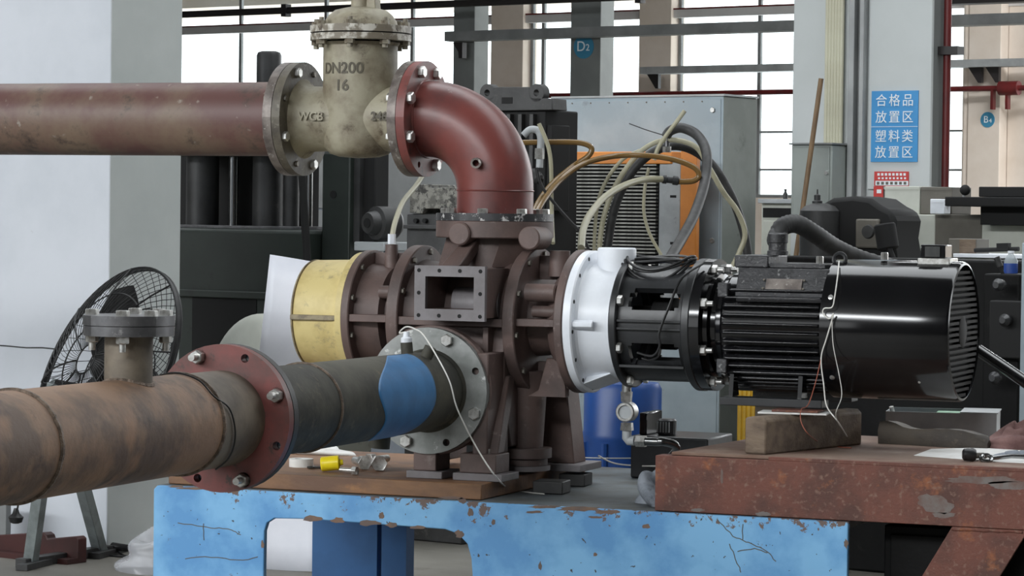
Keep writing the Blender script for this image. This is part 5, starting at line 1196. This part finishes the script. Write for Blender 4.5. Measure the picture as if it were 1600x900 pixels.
v = PB(1357, 362, YH+.06); part('cover_boss', MB(RB).lathe([(0, .03), (.012, .026)], (v.x, YH+.06, v.z), (0, -1, 0), 24), m_dkgrey, dh)
v = PB(1385, 350, YH); part('side_drum', MB(RB).lathe([(0, .04), (.006, .045), (.10, .045), (.106, .04)], (v.x-.02, YH+.02, v.z+.0), (.2, 0, -1), 24), m_dark, dh)
v0 = PB(1380, 365, YH); v1 = PB(1396, 405, YH); part('lever', MB(RB).cyl((v0.x, YH, v0.z), (v1.x, YH, v1.z), .012, 12), m_dark, dh)
part('pedestal', slab(1250, 1395, 418, 600, YH+.1, .2, True), m_dark, dh)
YI = YB(1450, 350, 13.3)
wbn = thing('cream_workbench', 'cream steel workbench with dark opening beside the machine head', 'workbench', W(1420, 800, YI))
part('case', slab(1384, 1459, 335, 600, YI, .3, True), m_mcream, wbn, bev=.004)
part('opening', slab(1386, 1414, 355, 391, YI-.003, .003), m_mbrown, wbn)
part('side_panel', slab(1459, 1532, 335, 600, YI, .3, True), m_mbrown, wbn, bev=.004)
v = PB(1404, 349, YI); part('handle', MB(RB).box(v.x-.05, v.x+.07, YI-.006, YI, v.z-.002, v.z+.003), m_dkgrey, wbn)
for nm_, a, b, c_, d_2, dep, m, lb, cat_ in (('cream_box', 1382, 1437, 291, 335, .2, m_mcream, 'cream steel box standing on the cream workbench', 'box'), ('brown_box', 1438, 1487, 292, 335, .2, m_mbrown, 'brown grey box right of the cream box', 'box'), ('white_box', 1453, 1476, 311, 334.5, .06, m_white, 'small white switch box in front of the brown box', 'box')):
    t = thing(nm_, lb, cat_, W((a+b)/2, d_2, YI+.02)); off = -.07 if nm_ == 'white_box' else .03
    part('case', slab(a, b, c_, d_2, YI+off, dep), m, t, bev=.004)
    part('lid', slab(a+1, b-1, c_+1, c_+5, YI+off-.003, .003), m, t)
    if nm_ == 'white_box': part('cable_stub', slab(1476, 1485, 315, 321, YI-.05, .02), m_white, t)
sp_ = thing('surface_plate', 'black surface plate on stand at the right edge', 'surface plate', W(1550, 800, YI-.2))
part('plate', slab(1476, 1660, 308, 323, YI-.2, .4), m_dark, sp_, bev=.004); part('riser', slab(1529, 1660, 292, 308, YI-.15, .3), m_dark, sp_, bev=.004)
part('apron', slab(1532, 1660, 323, 352, YI-.1, .3), m_dark, sp_); part('stand', slab(1532, 1660, 352, 600, YI+.0, .3, True), m_mcream, sp_, bev=.004)
v = PB(1508, 297, YI-.1); vz = PB(1508, 309, YI-.1).z
bk = thing('ball_knob', 'black ball knob on a short stem above the surface plate', 'knob', RB @ Vector((v.x, YI-.1, vz)))
part('ball', MB(RB).sphere((v.x, YI-.1, v.z), .0245, 18), m_dark, bk); part('stem', MB(RB).cyl((v.x-.008, YI-.1, vz), (v.x-.002, YI-.1, v.z), .005, 10), m_lgrey, bk)
YS = YB(1550, 400, 11.6)
sh_ = thing('white_shelf', 'white topped cream counter behind the fan cowl', 'counter', W(1550, 800, YS))
part('top', slab(1489, 1680, 398, 404, YS-.03, .3), m_white, sh_, bev=.002); part('front', slab(1496, 1680, 404, 600, YS, .25, True), m_mcream, sh_, bev=.003)
cb_ = thing('cardboard_box', 'small brown cardboard box on the white counter', 'box', W(1502, 398, YS+.05))
part('carton', slab(1482, 1525, 373, 398, YS+.05, .12), m_mbrown, cb_, bev=.003); part('flap', slab(1499, 1524, 374, 396, YS+.046, .004), m_wood, cb_)
v0 = W(1523, 391, YS+.02); v1 = W(1592, 389, YS+.02)
single('black_bar', MB().cyl(v0, v1, .009, 12).obox(v0.lerp(v1, .66)+Vector((0,0,.01)), (.05, .03, .03), v1-v0), m_dark, 'black clamp bar lying on the white counter', 'bar')
v = PB(1579, 443, YJ+.2); zz = PB(1579, 392, YJ+.2).z-v.z
wb_ = thing('water_bottle', 'clear water bottle with blue label on the lathe', 'bottle', RB @ Vector((v.x, YJ+.2, v.z)))
part('body', MB(RB).lathe([(0, .022), (.003, .026), (zz*.70, .026), (zz*.85, .015), (zz*.9, .011), (zz*.93, .011)], (v.x, YJ+.2, v.z), (0,0,1), 28), m_bottle, wb_)
part('label', MB(RB).lathe([(zz*.22, .0265), (zz*.62, .0265)], (v.x, YJ+.2, v.z), (0,0,1), 28, cap=False), m_blabel, wb_)
part('cap', MB(RB).lathe([(zz*.93, .0125), (zz, .0125)], (v.x, YJ+.2, v.z), (0,0,1), 18), m_white, wb_)
# cream sill counter with a little bottle, left of the machine head
YO = YB(1220, 330, 14.4)
so2 = thing('sill_counter', 'cream counter with a dark slot below the window', 'counter', W(1220, 800, YO))
part('case', slab(1188, 1300, 318, 600, YO, .3, True), m_mcream, so2, bev=.004); part('top', slab(1184, 1304, 311, 318, YO-.04, .36), m_lgrey, so2, bev=.002)
part('slot', slab(1192, 1238, 325, 340, YO-.004, .004), m_dark, so2); part('drawer', slab(1192, 1246, 345, 398, YO-.01, .01), m_mcream, so2, bev=.003)
v = PB(1227, 311, YO+.05); bo = thing('small_bottle', 'tiny dark bottle on the counter below the window', 'bottle', RB @ Vector((v.x, YO+.05, v.z)))
part('glass', MB(RB).lathe([(0, .012), (.025, .012), (.035, .006), (.045, .006)], (v.x, YO+.05, v.z), (0,0,1), 16), m_dkgrey, bo); part('stopper', MB(RB).lathe([(.045, .007), (.05, .007)], (v.x, YO+.05, v.z), (0,0,1), 14), m_dark, bo)

# ================================================================== STANDING FAN and the corner on the left
FD = 10.9
fc = PD(168, 577, FD); Rf = 172*FD/4500
fn = (-.70*_R+.405*_U-.588*_fw).normalized()              # the way the fan blows
fu = (Vector((0,0,1))-fn*fn.z).normalized(); fv = fn.cross(fu)
def FP(r, a, h): return fc+(fu*math.cos(a)+fv*math.sin(a))*r+fn*h
fa = thing('standing_fan', 'large black wire cage fan on grey stand before the white column', 'fan', (fc.x, fc.y, 0))
rim = MB()
for h in (-.010, .010): rim.tube([FP(Rf, 2*pi*k/64, h) for k in range(64)], .0055, 8, closed=True)
rim.lathe([(-.010, Rf-.002), (-.010, Rf+.002), (.010, Rf+.002), (.010, Rf-.002)], fc, fn, 64, loop=True)
part('cage_rim', rim, m_wireb, fa)
def cage(sgn, depth, n, twist):
    m = MB()
    for k in range(n):
        a0 = 2*pi*k/n; pts = []
        for i in range(9):
            t = i/8; r = .06+(Rf-.06)*t; h = sgn*(.012+depth*(1-t**2.2)); pts.append(FP(r, a0+twist*(1-t), h))
        m.tube(pts, .0014, 4)
    for r in (.06, Rf*.36, Rf*.68):
        t = (r-.06)/(Rf-.06); m.tube([FP(r, 2*pi*k/48, sgn*(.012+depth*(1-t**2.2))) for k in range(48)], .003, 5, closed=True)
    return m
for sgn, dep, tw in ((1, .09, .5), (-1, .10, -.5)):
    o = part('wire_cage', cage(sgn, dep, 72 if sgn > 0 else 44, tw), m_wireb, fa); o['kind'] = 'stuff'
for k in range(8):
    a = 2*pi*k/8+.2; part('cage_spoke', MB().tube([FP(.06+(Rf-.06)*t, a, .016+.092*(1-t**2.2)) for t in (0, .2, .4, .6, .8, 1)], .0035, 6), m_wireb, fa)
part('hub', MB().lathe([(-.03, .055), (.03, .055), (.06, .035), (.065, .01)], fc, fn, 28), m_dark, fa)
part('motor', MB().lathe([(-.20, .05), (-.19, .075), (-.07, .085), (-.05, .07)], fc, fn, 28), m_dark, fa)
for k in range(3):
    a0 = 2*pi*k/3+.35; vs = []; NB = 10
    for i in range(NB+1):
        t = i/NB; r = .05+(Rf*.86-.05)*t; wd = .05+.085*math.sin(pi*min(t*.85+.1, 1)); 
        for s in (-1, -.33, .33, 1):
            tw = .6*(1-.5*t); da = wd*s/max(r, .08); vs.append(FP(r, a0+da*math.cos(tw)*.9, s*wd*math.sin(tw)*.55))
    fs = [(i*4+j, i*4+j+1, i*4+j+5, i*4+j+4) for i in range(NB) for j in range(3)]
    o = part('blade', MB().add(vs, fs), m_dark, fa); md = o.modifiers.new('thickness', 'SOLIDIFY'); md.thickness = .004
apex = PD(86, 600, 11.0)
part('yoke', MB().tube([fc-fn*.13, fc-fn*.16+Vector((0,0,-.05)), apex], .018, 12), m_dark, fa)
g1 = PZ(47, 886, 0); g2 = PZ(158, 868, 0); g3 = PZ(10, 868, 0)
for nm_, g in (('stand_leg', g1), ('stand_leg', g2)):
    d = (apex-g); part(nm_, MB().obox(g+d/2+Vector((0,0,.004)), (d.length, .045, .045), d, Vector((0,1,0))), m_fanpost, fa, bev=.002)
d = g2-g1; part('base_bar', MB().obox((g1+g2)/2+Vector((0,0,.02)), (d.length+.12, .05, .036), d), m_dkgrey, fa, bev=.002)
for g in (g1, g2): part('base_foot', MB().obox(g+Vector((.02, .03, .0125)), (.05, .30, .025), (1, .1, 0)), m_dkgrey, fa, bev=.002)
# dark red stepped box
YT = YB(60, 860, 11.46)
pts = [PB(a, b, YT) for a, b in ((-30, 846), (-30, 838), (67, 832), (72, 836), (74, 842), (118, 838), (122, 842))]
zt = [(p.x, YT, p.z) for p in pts]; xe = pts[-1].x; xs = pts[0].x
rb_ = thing('red_machine_foot', 'dark red stepped steel box on the floor behind fan stand', 'steel box', W(60, 880, YT))
part('body', MB(RB).prism([(xs, YT, 0)]+zt+[(xe, YT, 0)], (0, .05, 0)), m_darkred, rb_, bev=.004); part('ledge', MB(RB).box(xs, xe, YT-.06, YT, 0, .02), m_darkred, rb_)
gb = W(-6, 830, YT+.02); single('grey_cupboard_corner', slab(-40, 9, 775, 870, YT+.055, .03, True), m_steelg, 'grey blue steel cupboard corner at the lower left edge', 'cupboard', bev=.003)
pg = thing('power_plug', 'black power plug hanging by its cord under the rusty pipe', 'plug', PD(25, 822, 11.2))
part('cord', MB().tube(smoothpath([PD(36, 700, 11.2), PD(33, 755, 11.2), PD(29, 785, 11.2), PD(26, 800, 11.2)], 6), .004, 8), m_wireb, pg)
v = PD(25, 808, 11.2); part('plug_body', MB().lathe([(0, .008), (.02, .014), (.035, .03), (.055, .024), (.06, .012)], v+Vector((0,0,.035)), (0, 0, -1), 12), m_wireb, pg)
# plastic bag, red tub, black tool on the floor
fb = PZ(215, 893, 0)
single('plastic_bag', crumple(fb+Vector((.06, .08, 0)), .16, .13, .17, (1, 0, 0), 21, amp=.35, tilt=.5), m_bag, 'crumpled clear plastic bag on the floor left of the bench', 'bag', smooth=60)
rt = fb+Vector((.16, .30, 0)); zt = PD(240, 797, 10.9).z
tb2 = thing('red_tub', 'red plastic tub with white handle half hidden by the bench', 'tub', rt)
part('tub', MB().lathe([(0, .055), (zt-.02, .078), (zt-.02, .088), (zt, .088), (zt, .078), (.01, .05)], rt, (0,0,1), 32), m_red, tb2); part('handle', MB().tube(smoothpath([rt+Vector((-.085, -.02, zt)), rt+Vector((-.05, -.085, zt-.05)), rt+Vector((.02, -.095, zt-.07)), rt+Vector((.08, -.03, zt))], 6), .005, 8), m_white, tb2)
tl = PZ(196, 868, 0)
bt_ = thing('black_nozzle', 'black hand nozzle lying on the floor by the column', 'tool', tl)
part('barrel', MB().tube([tl+Vector((-.07, .02, .03)), tl+Vector((.02, 0, .03)), tl+Vector((.07, -.01, .022))], [.018, .014, .017], 12), m_wireb, bt_); part('cord', MB().tube(smoothpath([tl+Vector((-.07, .02, .03)), tl+Vector((-.02, .0, .004)), tl+Vector((.03, -.04, .004)), tl+Vector((-.04, -.06, .004)), tl+Vector((.03, -.07, .004))], 6), .004, 6), m_wireb, bt_)
